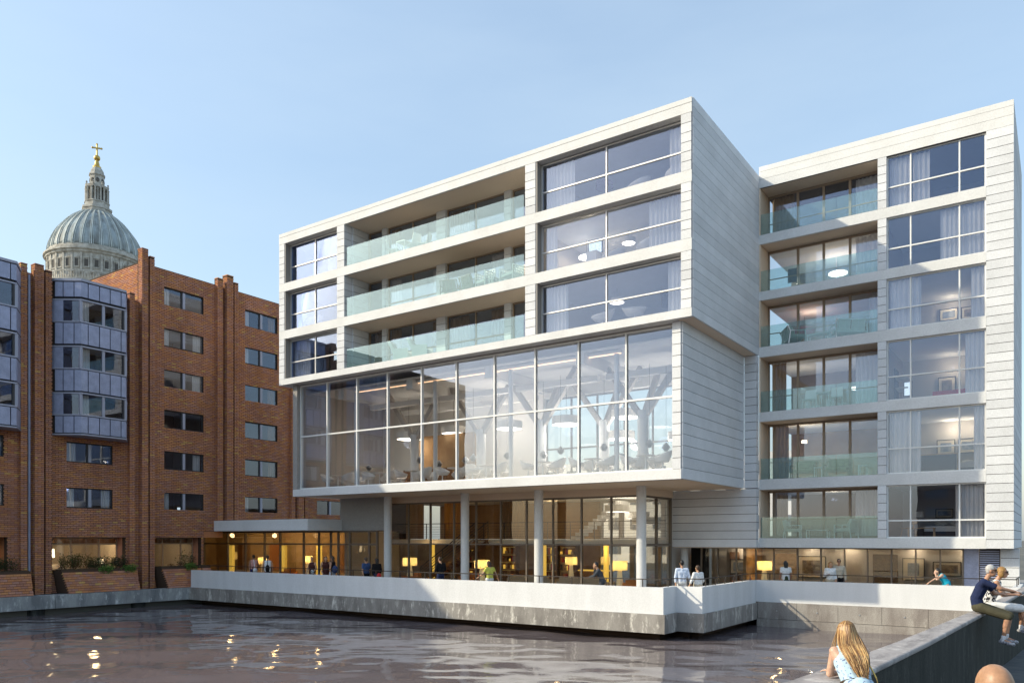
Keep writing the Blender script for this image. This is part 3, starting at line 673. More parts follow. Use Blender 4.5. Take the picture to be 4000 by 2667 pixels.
# the nearest bricks become parts, the rest one mesh
cen = np.array([(b[0], b[1], b[2]) for b in BR]); dist = np.hypot(cen[:, 0]+2*0, cen[:, 1])
vis = [(dist[i], i) for i, b in enumerate(BR) if b[1] > 16.6 and b[5] > .26 and b[3] == (0, 1) and b[0] > UB-.01 and .3 < b[2] < 7.5]
vis.sort(); single = set(i for _, i in vis[:300])
bmesh_cache = MB().box(-.0, .277, -.02, .016, 0, .08)
bme = MB().add([(-.016, 0, 0), (.016, 0, 0), (.016, .277, 0), (-.016, .277, 0), (-.016, 0, .08), (.016, 0, .08), (.016, .277, .08), (-.016, .277, .08)],
    [(0,3,2,1),(4,5,6,7),(0,1,5,4),(1,2,6,5),(2,3,7,6),(3,0,4,7)]).mesh('brick', 'brick_piece')
V = []; F_ = []; A_ = []
for i, (x, y, z, e, n, L, H, d) in enumerate(BR):
    if i in single: put('brick', bme, BB, (x, y, z)); continue
    k = len(V); rv = random.random()
    for a, b in ((0, 0), (L, 0), (L, H), (0, H)): V.append((x+e[0]*a-n[0]*.004, y+e[1]*a-n[1]*.004, z+b))
    for a, b in ((.002, .002), (L-.002, .002), (L-.002, H-.002), (.002, H-.002)): V.append((x+e[0]*a+n[0]*d, y+e[1]*a+n[1]*d, z+b))
    F_ += [(k+4, k+5, k+6, k+7), (k, k+1, k+5, k+4), (k+1, k+2, k+6, k+5), (k+2, k+3, k+7, k+6), (k+3, k, k+4, k+7)]; A_ += [rv]*5
me = bpy.data.meshes.new('brickwork'); me.from_pydata(V, [], F_); at_ = me.attributes.new('rnd', 'FLOAT', 'FACE'); at_.data.foreach_set('value', A_)
me.materials.append(MATS['brick']); me.update()
tag(put('brickwork', me, BB), kind='stuff')

# windows
def pairwin(y0, y1, z1, nm='window'):
    z0 = z1-.98; c = (y0+y1)/2; x = UB-.10
    fr = window(BB, 'y', y0, y1, z0, z1, x, (), (), .04, .06, 'dark_frame', 'glass_brick', .035, nm)
    for ch in list(fr.children): bpy.data.objects.remove(ch)
    piece('mullion', x-.05, x+.09, c-.075, c+.075, z0+.036, z1-.036, 'zinc_trim', fr)
    piece('jamb', x-.03, x+.03, c-.16, c-.076, z0+.036, z1-.036, 'dark_frame', fr)
    piece('pane', x-.006, x+.006, y0+.035, c-.16, z0+.035, z1-.035, 'glass_brick', fr); piece('pane', x-.006, x+.006, c+.075, y1-.035, z0+.035, z1-.035, 'glass_brick', fr)
    return z0
cnt = 0; ordn = ['top', 'second', 'third', 'fourth', 'fifth', 'sixth']
for a, b in loW:
    for z in WINS['lo']: pairwin(a, b, z)
for a, b in hiW:
    for z in WINS['hi']: pairwin(a, b, z)
# rooms behind
for i, z in enumerate(WINS['hi']):
    piece('floor_slab', -50, UB-.31, 23.85, 45.6, z-1.75, z-1.55, 'ceiling', BB)
    piece('room_wall', -46.2, -46, 24.2, 45.5, z-1.55, z+.54, 'wall_warm' if i % 2 else 'wall_paint', BB)
for y in (28.9, 34.5): piece('room_wall', -46, UB-.31, y-.1, y+.1, 3.3, 17.3, 'wall_paint', BB)
for i, z in enumerate((7.66, 5.35)):
    piece('floor_slab', -50, UB-.31, 11, 23.7, z-1.75, z-1.55, 'ceiling', BB); piece('room_wall', -45.2, -45, 11, 23.7, z-1.55, z+.55, 'wall_warm' if i else 'wall_paint', BB)
for j, (a, b) in enumerate(hiW[:2]):
    side = ('left', 'right')[j]
    for i, z in enumerate(WINS['hi']):
        pat = ((1, 0), (1, 1), (0, 1), (0, 0), (0, 1), (1, 0))[i] if j == 0 else ((1, 1), (1, 0), (0, 1), (0, 1), (0, 1), (1, 0))[i]
        if pat[0]: curtainy(a+.05, a+.45, z-.97, z-.01, UB-.25, f'pale curtain at the left of the {ordn[i]} row brick window, {side} window column')
        if pat[1]: curtainy(b-.55, b-.05, z-.97, z-.01, UB-.25, f'pale curtain at the right of the {ordn[i]} row brick window, {side} window column', 'curtain_tan' if j else 'curtain')
curtainy(20.0, 20.5, 6.69, 7.65, UB-.25, 'curtain in the window just below the second grey bay'); curtainy(20.0, 20.45, 4.38, 5.34, UB-.25, 'left curtain of the lowest window under the second grey bay'); curtainy(21.8, 22.25, 4.38, 5.34, UB-.25, 'right curtain of the lowest window under the second grey bay')
# bays
PL = [(12.44, 13.53), (10.1, 11.2), (8.02, 8.90)]; PLT = (14.78, 15.56)
WI = [(13.6, 14.62), (11.32, 12.30), (9.04, 9.98)]
for bi, (ya, yb, yc, yd) in enumerate(bays):
    P_ = [(UB, ya), (-40.0, yb), (-40.0, yc), (UB, yd)]
    bay = build(MB().prism([(UB-.05, ya+.1), (-40.12, yb+.06), (-40.12, yc-.06), (UB-.05, yd-.1)], 14.75, 15.6), 'bay_window', 'zinc_core', BB)
    for z0, z1 in PL: build(MB().prism([(UB-.05, ya+.1), (-40.12, yb+.06), (-40.12, yc-.06), (UB-.05, yd-.1)], z0-.05, z1+.05), 'spandrel_core', 'zinc_core', bay)
    def ring(z0, z1, o, mat, nm):
        build(MB().prism([(UB-.02, ya-o), (-40.0+o*.6, yb-o*.5), (-40.0+o*.6, yc+o*.5), (UB-.02, yd+o)], z0, z1), nm, mat, bay)
    ring(15.58, 15.70, .05, 'zinc_trim', 'cap'); ring(7.93, 8.0, .04, 'zinc_trim', 'base')
    for z in (14.62, 13.53, 12.30, 11.2, 9.98, 8.90): ring(z+.005, z+.075, .03, 'zinc_trim', 'sill')
    for z0, z1 in [PLT]+PL:
        for (p, q), cuts in zip(zip(P_, P_[1:]), ((.12, .40, .76, 1.0), (0, .15, .40, .64, .89, 1.0), (0, .5, 1.0))):
            p, q = Vector(p), Vector(q); e = (q-p); L_ = e.length; e.normalize(); n = Vector((e.y, -e.x))
            for s, t in zip(cuts, cuts[1:]):
                a = p+e*(s*L_+(.022 if s else 0)); b = p+e*(t*L_-(.022 if t < 1 else 0))
                build(MB().prism([tuple(a-n*.06), tuple(a+n*.0), tuple(b+n*.0), tuple(b-n*.06)][::-1], z0+.03, z1-.03), 'panel', 'zinc', bay)
    for k, (z0, z1) in enumerate(WI):
        za, zb = z0-.06, z1+.0
        # corner posts and solid cheek
        for c in (P_[1], P_[2]): build(MB().prism([(c[0]-.12, c[1]-.07), (c[0]-.01, c[1]-.07), (c[0]-.01, c[1]+.07), (c[0]-.12, c[1]+.07)], za, zb), 'post', 'zinc_trim', bay)
        p, q = Vector(P_[0]), Vector(P_[1]); m_ = p+(q-p)*.40
        build(MB().prism([tuple(p+Vector((0, .02))), (m_.x, m_.y), (m_.x-.05, m_.y+.06), (p.x, p.y+.09)], za, zb), 'panel', 'zinc', bay)
        e = (q-p).normalized(); n = Vector((e.y, -e.x)); a = m_; b = q-e*.08
        build(MB().prism([tuple(a-n*.05), tuple(a-n*.04), tuple(b-n*.04), tuple(b-n*.05)][::-1], za, zb), 'pane', 'glass_brick', bay)
        piece('pane', -40.06, -40.05, yb+.07, (yb+yc)/2-.08, za, zb, 'glass_brick', bay); piece('pane', -40.06, -40.05, (yb+yc)/2+.06, yc-.17, za, zb, 'glass_brick', bay)
        piece('post', -40.1, -40.02, (yb+yc)/2-.08, (yb+yc)/2+.06, za, zb, 'zinc_trim', bay); piece('post', -40.1, -40.0, yc-.17, yc-.07, za, zb, 'dark_frame', bay)
        build(MB().prism([(UB+.02, yd-.03), (-40.06, yc+.07), (-40.1, yc+.03), (UB+.02, yd-.09)][::-1], za, zb), 'panel', 'zinc', bay)
        piece('back_panel', -43.5, -43.4, ya-1, yd+.3, za-.5, zb+.4, 'wall_paint' if k % 2 else 'wall_warm', bay)
        curtainy(yb+.15, yb+.55, za, zb, -40.3, f'pale curtain in the {ordn[k]} window of the {("left edge", "second")[bi]} grey bay')
# ground floor rooms behind the planters
for a, b in gnd:
    piece('reveal', UB-.9, UB-.3, b, b+.05, .9, 2.84, 'brick_piece', BB)
    piece('reveal', UB-.9, UB-.3, a-.05, a, .9, 2.84, 'brick_piece', BB)
    window(BB, 'y', a, b, .9, 2.84, UB-.85, (a+(b-a)*.36, a+(b-a)*.74), (2.5,), .07, .08, 'timber_frame', 'glass_lobby', .06, 'ground_window')
    piece('pelmet', UB-1.6, UB-1.5, a-.5, b+.5, 2.5, 2.85, 'wood_panel', BB)
piece('dining_wall', -46.5, UB-.9, 27.62, 27.7, .35, 2.86, 'wall_paint', BB)
piece('dining_floor', -48, UB-.3, 11, 27.6, .3, .35, 'floor_wood', BB); piece('dining_ceiling', -48, UB-.3, 11, 27.6, 2.86, 2.92, 'ceiling', BB); piece('dining_wall', -46.6, -46.5, 11, 27.6, .35, 2.86, 'wall_paint', BB)
piece('dining_wall', -46.5, UB-.9, 23.6, 23.7, .35, 2.86, 'wall_paint', BB)
for i, (y, nm) in enumerate(((15.5, 0), (19.8, 1), (22.4, 2), (25.3, 3))): point_light('dining_light', (-43.4, y, 2.6), 30, (1, .72, .38), .14, parent=BB)

# planters: bricks are parts
leafL = []
def planter(y0, y1, label):
    t = thing('brick_planter', label, 'planter', (-40.6, (y0+y1)/2, .06))
    za, zb = .07, 1.22; xa, xb = -40.08, -40.5      # front leans in towards the top
    build(MB().add([(UB+.02, y0+.22, za), (xa-.02, y0+.3, za), (xa-.02, y1-.1, za), (UB+.02, y1-.05, za), (UB+.02, y0+.02, zb), (xb-.02, y0+.12, zb), (xb-.02, y1-.06, zb), (UB+.02, y1-.0, zb)],
        [(0,3,2,1),(4,5,6,7),(0,1,5,4),(1,2,6,5),(2,3,7,6),(3,0,4,7)]), 'planter_body', 'mortar', t)
    H = .115; L = .31; n_ = int((zb-za)/H)
    tilt = math.atan2(xa-xb, zb-za)
    for k in range(n_):
        z = za+k*H+.008; f = (z-za)/(zb-za); x = xa+(xb-xa)*f; s = y0+.3-(.18)*f; e = y1-.1+.04*f; y = s-(k % 2)*L/2
        dx = round(x-UB-.03, 2); piece('brick', UB+.02, UB+.02+dx, s-.012, s+.03, z, z+H-.014, 'brick_piece', t)
        while y < e-.05:
            a, b = max(y, s), min(y+L-.014, e); ln = round(b-a, 2)
            if ln > .05:
                kk = ('pb', ln)
                if kk not in BOXC: BOXC[kk] = MB().box(-.03, .012, 0, ln, 0, H-.014).mesh('brick', 'brick_piece')
                o = put('brick', BOXC[kk], t, (x, a, z)); o.rotation_euler = (0, -tilt, 0)
            y += L
    piece('soil', UB+.03, xb-.05, y0+.15, y1-.1, zb, zb+.03, 'stem', t)
planter(13.9, 18.0, 'low brick planter at the left edge below the first bay')
planter(19.25, 23.3, 'wide leaning brick planter under the lit dining window')
planter(24.55, 27.75, 'narrower brick planter right of the tall brick fins')
def shrub(y0, y1, h, n_, mat, label, cat='shrub', nm='shrub', leaf=.09, x0=-40.95, x1=-40.5, zb=1.24, droop=0):
    t = thing(nm, label, cat, ((x0+x1)/2, (y0+y1)/2, zb), 'plants in the brick planters')
    f = MB(); s = MB()
    for i in range(n_):
        bx = random.uniform(x0, x1); by = random.uniform(y0, y1); hh = h*random.uniform(.55, 1.1); lean = Vector((random.gauss(0, .13)+.05, random.gauss(0, .16), 1))
        tip = Vector((bx, by, zb))+lean*hh
        if droop and random.random() < droop: tip = Vector((x1+.12+random.random()*.05, by+random.gauss(0, .08), zb-random.uniform(-.1, .28)))
        s.tube((bx, by, zb-.02), tip, .006, .003, 4, False)
        for j in range(9):
            u_ = .2+.8*j/8; c = Vector((bx, by, zb)).lerp(tip, u_)+Vector((random.gauss(0, .035),)*3); a = random.uniform(0, 6.28)
            d = Vector((math.cos(a), math.sin(a), random.uniform(-.2, .9))).normalized()*leaf*random.uniform(.6, 1.2); sd = d.orthogonal().normalized()*leaf*.28
            f.add([c, c+d*.5+sd, c+d, c+d*.5-sd], [(0, 1, 2, 3)])
    build(s, 'stems', 'stem', t); build(f, 'foliage', mat, t)
for y0, y1, h, n_, lab in ((15.2, 17.4, .62, 110, 'dark grassy planting in the left edge planter'), (19.4, 20.9, .72, 110, 'dark leafy bush at the left of the dining window planter'),
        (20.9, 21.8, .55, 70, 'low dark bush mid planter under the dining window'), (21.9, 22.7, .6, 60, 'dark bush right of centre in the dining window planter'), (25.9, 26.8, .75, 34, 'loose airy bush in the narrower right planter')):
    shrub(y0, y1, h, n_, 'leaf_dark', lab)
for y0, y1, lab in ((21.2, 21.9, 'bright green ivy spilling over the dining window planter centre'), (22.5, 23.1, 'bright green ivy trailing at the right end of the dining planter'), (26.1, 26.7, 'bright ivy trailing from the narrower right planter')):
    shrub(y0, y1, .16, 60, 'leaf_bright', lab, 'ivy', 'trailing_ivy', .075, -40.62, -40.46, 1.25, .8)
shrub(25.0, 26.9, .14, 30, 'leaf_red', 'low red leaved plants in the narrower right planter', 'plant', 'red_plant', .06)

# ================================================ CATHEDRAL
CX, CY = -250.4, 130.6
CA = thing('cathedral', 'grey ribbed cathedral dome with stone lantern and gold cross beyond the roofs', 'cathedral', (CX, CY, 0))
c0 = (CX, CY); KR = .90
def lk(prof): return [(r*KR, z) for r, z in prof]
build(MB().lathe(lk([(17.6,0),(17.6,79.5),(18.2,79.6),(18.2,80.2),(16.9,80.3),(16.9,80.4)]), c0, 64), 'lower_drum', 'portland', CA, True)
build(MB().box(CX-20, CX+20, CY-60, CY+60, 0, 40).box(CX-60, CX+60, CY-20, CY+20, 0, 39.9), 'nave', 'portland', CA)
build(MB().lathe(lk([(15.3,80.3),(15.3,88.9)]), c0, 64), 'attic_drum', 'portland', CA, True)
build(MB().lathe(lk([(15.35,88.6),(15.9,88.9),(15.9,89.4),(16.5,89.6),(16.5,90.1),(15.6,90.3),(15.6,90.9),(15.2,91.1),(15.2,91.5)]), c0, 64), 'cornice', 'portland', CA, True, 30)
bl = build(MB().lathe(lk([(17.0,82.5),(17.3,82.5),(17.3,82.9),(17.0,82.9),(17.0,82.5)]), c0, 64, False), 'balustrade', 'portland', CA, True, 30)
mb = MB()
for i in range(128):
    a = 2*math.pi*i/128; mb.lathe([(.1,80.3),(.17,81.0),(.1,81.7),(.12,82.5)], (CX+17.15*KR*math.cos(a), CY+17.15*KR*math.sin(a)), 6, False)
build(mb, 'balusters', 'portland', bl)
DOME = [(15.0,91.4),(14.95,92.4),(14.45,94.2),(13.4,96.6),(12.4,98.2),(11.2,99.7),(9.9,101.2),(8.6,102.6),(7.1,103.8),(5.6,104.8),(4.6,105.3)]
DOME = lk(DOME)
build(MB().lathe(DOME, c0, 96), 'dome', 'lead', CA, True, 180)
NR = 32
def around(i, r, off=0): a = 2*math.pi*(i+off)/NR; return a, Vector((CX+r*math.cos(a), CY+r*math.sin(a)))
rib0 = None
def radial(nm, mb, mat, n_, off, par, smooth=False):       # one mesh, turned about the axis for every copy
    me_ = mb.mesh(nm, mat, smooth)
    for i in range(n_):
        o = put(nm, me_, par, (CX, CY, 0)); o.rotation_euler = (0, 0, 2*math.pi*(i+off)/n_)
rb = MB()
for (r0, z0), (r1, z1) in zip(DOME, DOME[1:]):
    for t in (-1, 0, 1):
        wd0 = (.30 if t == 0 else .17)*max(.3, r0/15); wd1 = (.30 if t == 0 else .17)*max(.3, r1/15); o_ = .42 if t == 0 else .20
        y0_, y1_ = t*.52*r0/15, t*.52*r1/15
        rb.add([(r0, y0_-wd0/2, z0), (r0+o_, y0_-wd0/2, z0), (r0+o_, y0_+wd0/2, z0), (r0, y0_+wd0/2, z0), (r1, y1_-wd1/2, z1), (r1+o_, y1_-wd1/2, z1), (r1+o_, y1_+wd1/2, z1), (r1, y1_+wd1/2, z1)],
            [(0,1,5,4),(1,2,6,5),(2,3,7,6),(3,0,4,7)])
radial('rib', rb, 'lead_rib', NR, 0, CA)
wb = MB(); wb.box(15.2*KR, 15.36*KR, -.56, .56, 84.6, 86.7)
radial('window', wb, 'portland_dark', NR, .5, CA)
ff = MB()
for a in ((-.8,-.62,84.3,87.0),(.62,.8,84.3,87.0),(-.9,.9,87.0,87.3),(-.9,.9,84.05,84.3)): ff.box(15.28*KR, 15.55*KR, a[0]*.9, a[1]*.9, *a[2:])
radial('window_surround', ff, 'portland', NR, .5, CA)
radial('pilaster', MB().box(15.2*KR, 15.66*KR, -.30, .30, 82.6, 88.6), 'portland', NR, 0, CA)
lt = build(MB().lathe([(4.4,104.9),(4.75,105.1),(4.75,105.6),(4.2,105.7),(4.2,106.3),(4.5,106.4),(4.5,107.0),(3.7,107.3),(3.6,108.5),(3.8,108.6),(3.8,108.9),(2.3,108.9),(2.3,113.2),(3.5,113.2),(3.6,113.9),(2.5,114.1),(2.2,114.3),(2.15,117.2),(2.45,117.4),(2.4,117.8),(2.1,118.1),(1.95,118.9),(1.5,119.7),(1.15,120.1)], c0, 8), 'lantern', 'portland', CA)
lc = MB().lathe([(.30,108.9),(.27,109.3),(.25,112.8),(.36,113.2)], (3.15, .75), 10).lathe([(.30,108.9),(.27,109.3),(.25,112.8),(.36,113.2)], (3.15, -.75), 10).lathe([(.28,108.9),(.24,112.8),(.34,113.2)], (2.7, 0), 10)
me_ = lc.mesh('lantern_column', 'portland', True)
for i in range(8): o = put('lantern_column', me_, lt, (CX, CY, 0)); o.rotation_euler = (0, 0, 2*math.pi*(i+.5)/8)
me_ = MB().box(2.15, 2.34, -.45, .45, 109.2, 112.6).mesh('lantern_opening', 'portland_dark')
for i in range(8): o = put('lantern_opening', me_, lt, (CX, CY, 0)); o.rotation_euler = (0, 0, 2*math.pi*i/8+R(22.5))
me_ = MB().ell((0, 0, 0), .2, .55, .75, 12, 8).mesh('oculus', 'portland_dark', True)
for i in range(8): a = 2*math.pi*i/8+R(22.5); o = put('oculus', me_, lt, (CX+1.99*math.cos(a), CY+1.99*math.sin(a), 115.7)); o.rotation_euler = (0, 0, a)
me_ = MB().lathe([(.1,0),(.3,.15),(.16,.4),(.32,.7),(.1,1.0)], n=10).mesh('urn', 'portland', True)
for i in range(8): a = 2*math.pi*i/8; put('urn', me_, lt, (CX+3.25*math.cos(a), CY+3.25*math.sin(a), 113.95))
build(MB().lathe([(1.2,120.0),(1.25,120.4),(.8,120.8),(.7,121.4),(.5,122.2),(.45,122.4)], c0, 16), 'finial', 'gold', CA, True)
build(MB().ell((CX, CY, 123.2), .95, .95, .95, 20, 12), 'ball', 'gold', CA, True, 180)
ax = Vector((math.cos(YAW+R(20)), math.sin(YAW+R(20)), 0)); cc = Vector((CX, CY, 0))
mb = MB().beam(cc+Vector((0,0,124.0)), cc+Vector((0,0,127.6)), .38).beam(cc-ax*1.3+Vector((0,0,126.4)), cc+ax*1.3+Vector((0,0,126.4)), .38)
for q in (cc-ax*1.3+Vector((0,0,126.4)), cc+ax*1.3+Vector((0,0,126.4)), cc+Vector((0,0,127.6))): mb.ell(q, .32, .32, .32, 10, 6)
build(mb, 'cross', 'gold', CA)

# ================================================ blocks of flats: behind the hotel (seen through it) and across the river (seen in its glass)
def flats(label, x0, x1, y0, y1, z1, face, mat='flats_white', nx=14):
    t = thing('apartment_block', label, 'building', ((x0+x1)/2, (y0+y1)/2, 0))
    piece('wall', x0, x1, y0, y1, 0, z1, mat, t); nz = int(z1/2.9)
    for i in range(nx):
        for k in range(nz):
            cx = x0+(x1-x0)*(i+.5)/nx; w_ = (x1-x0)/nx*.28
            piece('window', cx-w_, cx+w_, face-.06, face+.06, 1.0+k*2.9, 2.4+k*2.9, 'flats_glass', t)
flats('white block of flats seen through the glass at the back of the hotel', -62, -22, 84, 96, 12, 84.0)
flats('distant brick flats across the river mirrored in the lower windows', -20, 45, -95, -80, 12, -80.0, 'far_brick', 12)

# ================================================ FURNITURE AND LAMPS
RF = 5.402
def proto(name, cat): o = thing(name, None, cat, (0, 0, 0)); return o
def place(pr, first, loc, rot, label, group):
    if first: pr.location = loc; pr.rotation_euler = (0, 0, rot); pr['label'] = label; pr['group'] = group; return pr
    return copy_tree(pr, loc, rot, label, group)
# tub chair: moulded shell on a star base; faces +y
def tub_chair(mat='white_plastic'):
    t = proto('tub_chair', 'chair'); n = 24; mb = MB(); prof = []
    def pt(i, s, off):
        a = 2*math.pi*i/n; back = (1-math.sin(a))/2; hgt = .13+.30*back**1.3; r = (.20+.10*s+.03*s*back)-off
        if s < .34: return (r*s/.34*math.cos(a), r*s/.34*math.sin(a), .42+off*.8)
        u_ = (s-.34)/.66; return ((r+.06*u_)*math.cos(a), (r+.06*u_)*math.sin(a), .42+off*.8+hgt*u_**1.2)
    SS = [.02, .18, .34, .5, .67, .84, 1.0]
    vs = [pt(i, s, 0) for s in SS for i in range(n)]+[pt(i, s, .022) for s in SS[::-1] for i in range(n)]; k = len(SS)*2
    mb.add(vs, [(j*n+i, j*n+(i+1) % n, (j+1)*n+(i+1) % n, (j+1)*n+i) for j in range(k-1) for i in range(n)]+[tuple(range(n-1, -1, -1)), tuple(range((k-1)*n, k*n))])
    build(mb, 'shell', mat, t, True, 180)
    build(MB().tube((0,0,.16),(0,0,.425),.03), 'stem', 'white_metal', t)
    lg = MB().beam((0,.02,.16),(0,.30,.012),.03,.022).mesh('leg', 'white_metal')
    for i in range(5): o = put('leg', lg, t); o.rotation_euler = (0, 0, 2*math.pi*i/5+.3)
    return t
tc = tub_chair(); tables = [(-13.7, 29.2), (-16.15, 29.25), (-18.6, 29.2), (-21.7, 29.2), (-23.6, 29.3), (-26.2, 29.2), (-28.5, 29.25), (-31.6, 29.3)]
tb = proto('round_table', 'table')
build(MB().lathe([(.38,.70),(.39,.715),(.38,.73)], n=28), 'tabletop', 'white_plastic', tb, True, 30)
build(MB().lathe([(.03,.02),(.03,.70)], n=10), 'stem', 'white_metal', tb, True); build(MB().lathe([(.24,0),(.22,.02)], n=20), 'base', 'white_metal', tb, True, 30)
first = True; fT = True
nth = ['first', 'second', 'third', 'fourth', 'fifth', 'sixth', 'seventh', 'eighth']
for i, (x, y) in enumerate(tables):
    place(tb, fT, (x, y, RF), 0, f'small white round table by the restaurant glass, {nth[i]} from the right corner', 'restaurant tables'); fT = False
    for j, (dx, dy, wd) in enumerate(((-.72, -.08, 'left'), (.72, .05, 'right'), (.08, .78, 'far'))):
        a = math.atan2(-dx*-1, dy*1) if 0 else math.atan2(dx, -dy)
        place(tc, first, (x+dx, y+dy, RF), a+random.uniform(-.35, .35), f'white tub chair on the {wd} side of the {nth[i]} restaurant table from the right', 'white tub chairs in the restaurant'); first = False
    x2 = x-1.1
    for j, dx in enumerate((-.1, .6)):
        place(tc, False, (x2+dx, y+1.75+.3*j, RF), 1.2+j*2.8+random.uniform(-.5, .5), f'white tub chair in the inner row behind the {nth[i]} restaurant table, {("left", "right")[j]} one', 'white tub chairs in the restaurant')
# drum pendants
dp = proto('drum_pendant', 'pendant lamp')
build(MB().lathe([(.66,0),(.66,.36),(.64,.36),(.64,0.0)], n=32, caps=False), 'shade', 'drum_shade', dp, True, 30)
build(MB().lathe([(.0,.0),(.635,.012)], n=32, caps=False), 'diffuser', 'disc_lit', dp, True); build(MB().tube((0,0,.3),(0,0,2.2),.008,n=6), 'cord', 'dark_frame', dp)
DR = [(-21.7,31.0,8.02), (-18.6,31.2,8.0), (-16.5,33.0,8.36), (-16.9,33.3,7.42), (-13.6,32.8,7.1), (-12.9,33.6,7.5), (-29.0,32.0,8.15), (-26.7,33.0,8.4)]
DL = ['drum pendant in front of the second slim column from the right','wide drum pendant over the middle right of the restaurant','high drum pendant just left of the rightmost branching column','lower drum pendant beside the right slim column','lowest drum pendant at the right end near the rear windows','small looking drum pendant at the far right corner','brightly lit disc pendant over the left of the restaurant','drum pendant left of centre deep in the restaurant']
for i, (x, y, z) in enumerate(DR): place(dp, i == 0, (x, y, z), 0, DL[i], 'drum pendants in the restaurant')
point_light('restaurant_lamp_and_fill', (-29.0, 32.0, 7.95), 60, (1, .86, .66), .3); point_light('restaurant_lamp_and_fill', (-18.6, 31.4, 7.8), 60, (1, .92, .8), .3); point_light('restaurant_lamp_and_fill', (-23.5, 32.8, 8.6), 60, (1, .9, .75), .3); point_light('restaurant_lamp_and_fill', (-14.5, 32.8, 7.0), 45, (1, .95, .88), .3)  # first is the lit disc pendant, the rest added to brighten the interior
# artichoke pendants
ap = proto('artichoke_pendant', 'pendant lamp'); mb = MB()
for t_ in range(5):
    r = (.10, .16, .17, .13, .07)[t_]; z = .26-.055*t_
    for i in range(9):
        a = 2*math.pi*(i+.5*(t_ % 2))/9; c, s = math.cos(a), math.sin(a); hw = .055
        mb.add([(r*.55*c-hw*s*.6, r*.55*s+hw*c*.6, z+.03), (r*.55*c+hw*s*.6, r*.55*s-hw*c*.6, z+.03), (r*c+hw*s, r*s-hw*c, z-.03), (r*c*1.06, r*s*1.06, z-.055), (r*c-hw*s, r*s+hw*c, z-.03)], [(0, 1, 2, 3, 4)])
build(mb, 'leaves', 'steel', ap); build(MB().tube((0,0,.05),(0,0,.33),.045), 'core', 'white_metal', ap, True); build(MB().tube((0,0,.33),(0,0,3.4),.006,n=5), 'cord', 'dark_frame', ap)
AR = [(-12.95,29.5,6.28), (-13.7,29.55,6.48), (-15.8,29.6,6.48), (-17.85,29.45,6.46), (-18.9,29.7,6.35), (-20.8,29.6,6.42), (-22.6,29.4,6.42), (-23.3,29.7,6.36), (-25.1,29.9,6.3), (-26.0,29.5,6.5), (-28.2,29.5,6.38), (-29.6,29.6,6.3)]
for i, (x, y, z) in enumerate(AR): place(ap, i == 0, (x, y, z), .4*i, f'small layered metal pendant over the restaurant tables, {(nth+["ninth","tenth","eleventh","twelfth"])[i]} from the right corner', 'layered metal pendants in the restaurant')
# big floor lamps
fl = proto('floor_lamp', 'floor lamp')
build(MB().lathe([(.34,1.12),(.36,1.12),(.36,1.56),(.34,1.56)], n=28, caps=False), 'lamp_shade', 'shade_lit', fl, True, 30)
build(MB().lathe([(.20,0),(.10,1.12)], n=20), 'lamp_base', 'lamp_base', fl, True, 30); build(MB().ell((0,0,1.25),.07,.07,.09), 'bulb', 'lamp_glow', fl, True)
LP = [(-17.0,33.4,'tall lit floor lamp with drum shade left of the rightmost terrace column'), (-22.7,38.6,'lit floor lamp deep in the lobby right of the middle columns'), (-24.5,32.6,'lit floor lamp behind the woman in the yellow top'), (-29.55,32.7,'bright floor lamp close to the glass left of the man in black'), (-20.6,38.9,'dim floor lamp far back in the lobby behind the man in grey'),
      (-11.7,38.2,'bright lit floor lamp behind the gallery glass by the corner'), (-42.1,32.6,'lit floor lamp behind the two women in pale vests'), (-37.8,32.6,'tall lit floor lamp by the entrance door left of the brown dressed women'), (-46.0,33.2,'bright starry lamp at the far left of the link glazing')]
for i, (x, y, lab) in enumerate(LP):
    o = place(fl, i == 0, (x, y, FLOOR), 0, lab, 'lit floor lamps'); o.scale = ((1, 1, 1), (.95, .95, 1.02), (1.08, 1.08, .97), (1.1, 1.1, 1), (.9, .9, 1.04), (1, 1, .98), (.85, .85, .9), (.8, .8, 1), (.7, .7, 1.1))[i]; point_light('lamp_light', (x, y, FLOOR+1.36), 15, r=.05)
for x, y, z, e in ((-19, 35.5, 2.2, 22), (-26, 36.5, 2.2, 26), (-30, 34.5, 2.25, 18), (-35.0, 33.6, 3.0, 34), (-38.5, 33.8, 3.0, 42), (-42.5, 33.8, 3.0, 48), (-47, 33.8, 3.0, 42), (-24, 38.5, 4.7, 9), (-30, 37.5, 4.7, 9), (-13.3, 39.6, 2.2, 7), (-8.2, 39.6, 2.2, 8), (-5.4, 39.6, 2.2, 7), (-3.3, 39.6, 2.2, 8), (-9.9, 39.6, 2.2, 6), (-6.6, 38.2, 2.25, 8), (-11, 38.0, 2.25, 6)):
    point_light('ceiling_downlight', (x, y, z), e, (1, .66, .30) if y < 39 else (1, .82, .58), .15 if x < -30 else .05, HT if x < -15 else HW)
# glowing hanging lantern columns seen in the link
for i, (x, y) in enumerate(((-44.9, 32.3), (-41.0, 33.4), (-38.6, 34.2), (-35.9, 34.6))):
    o = build(MB().box(x-.16, x+.16, y-.1, y+.1, .5, 2.35), 'light_column', 'gold_column'); tag(o, f'tall glowing yellow light panel in the link lobby, {nth[i]} from the left', 'light panel', 'glowing light panels')
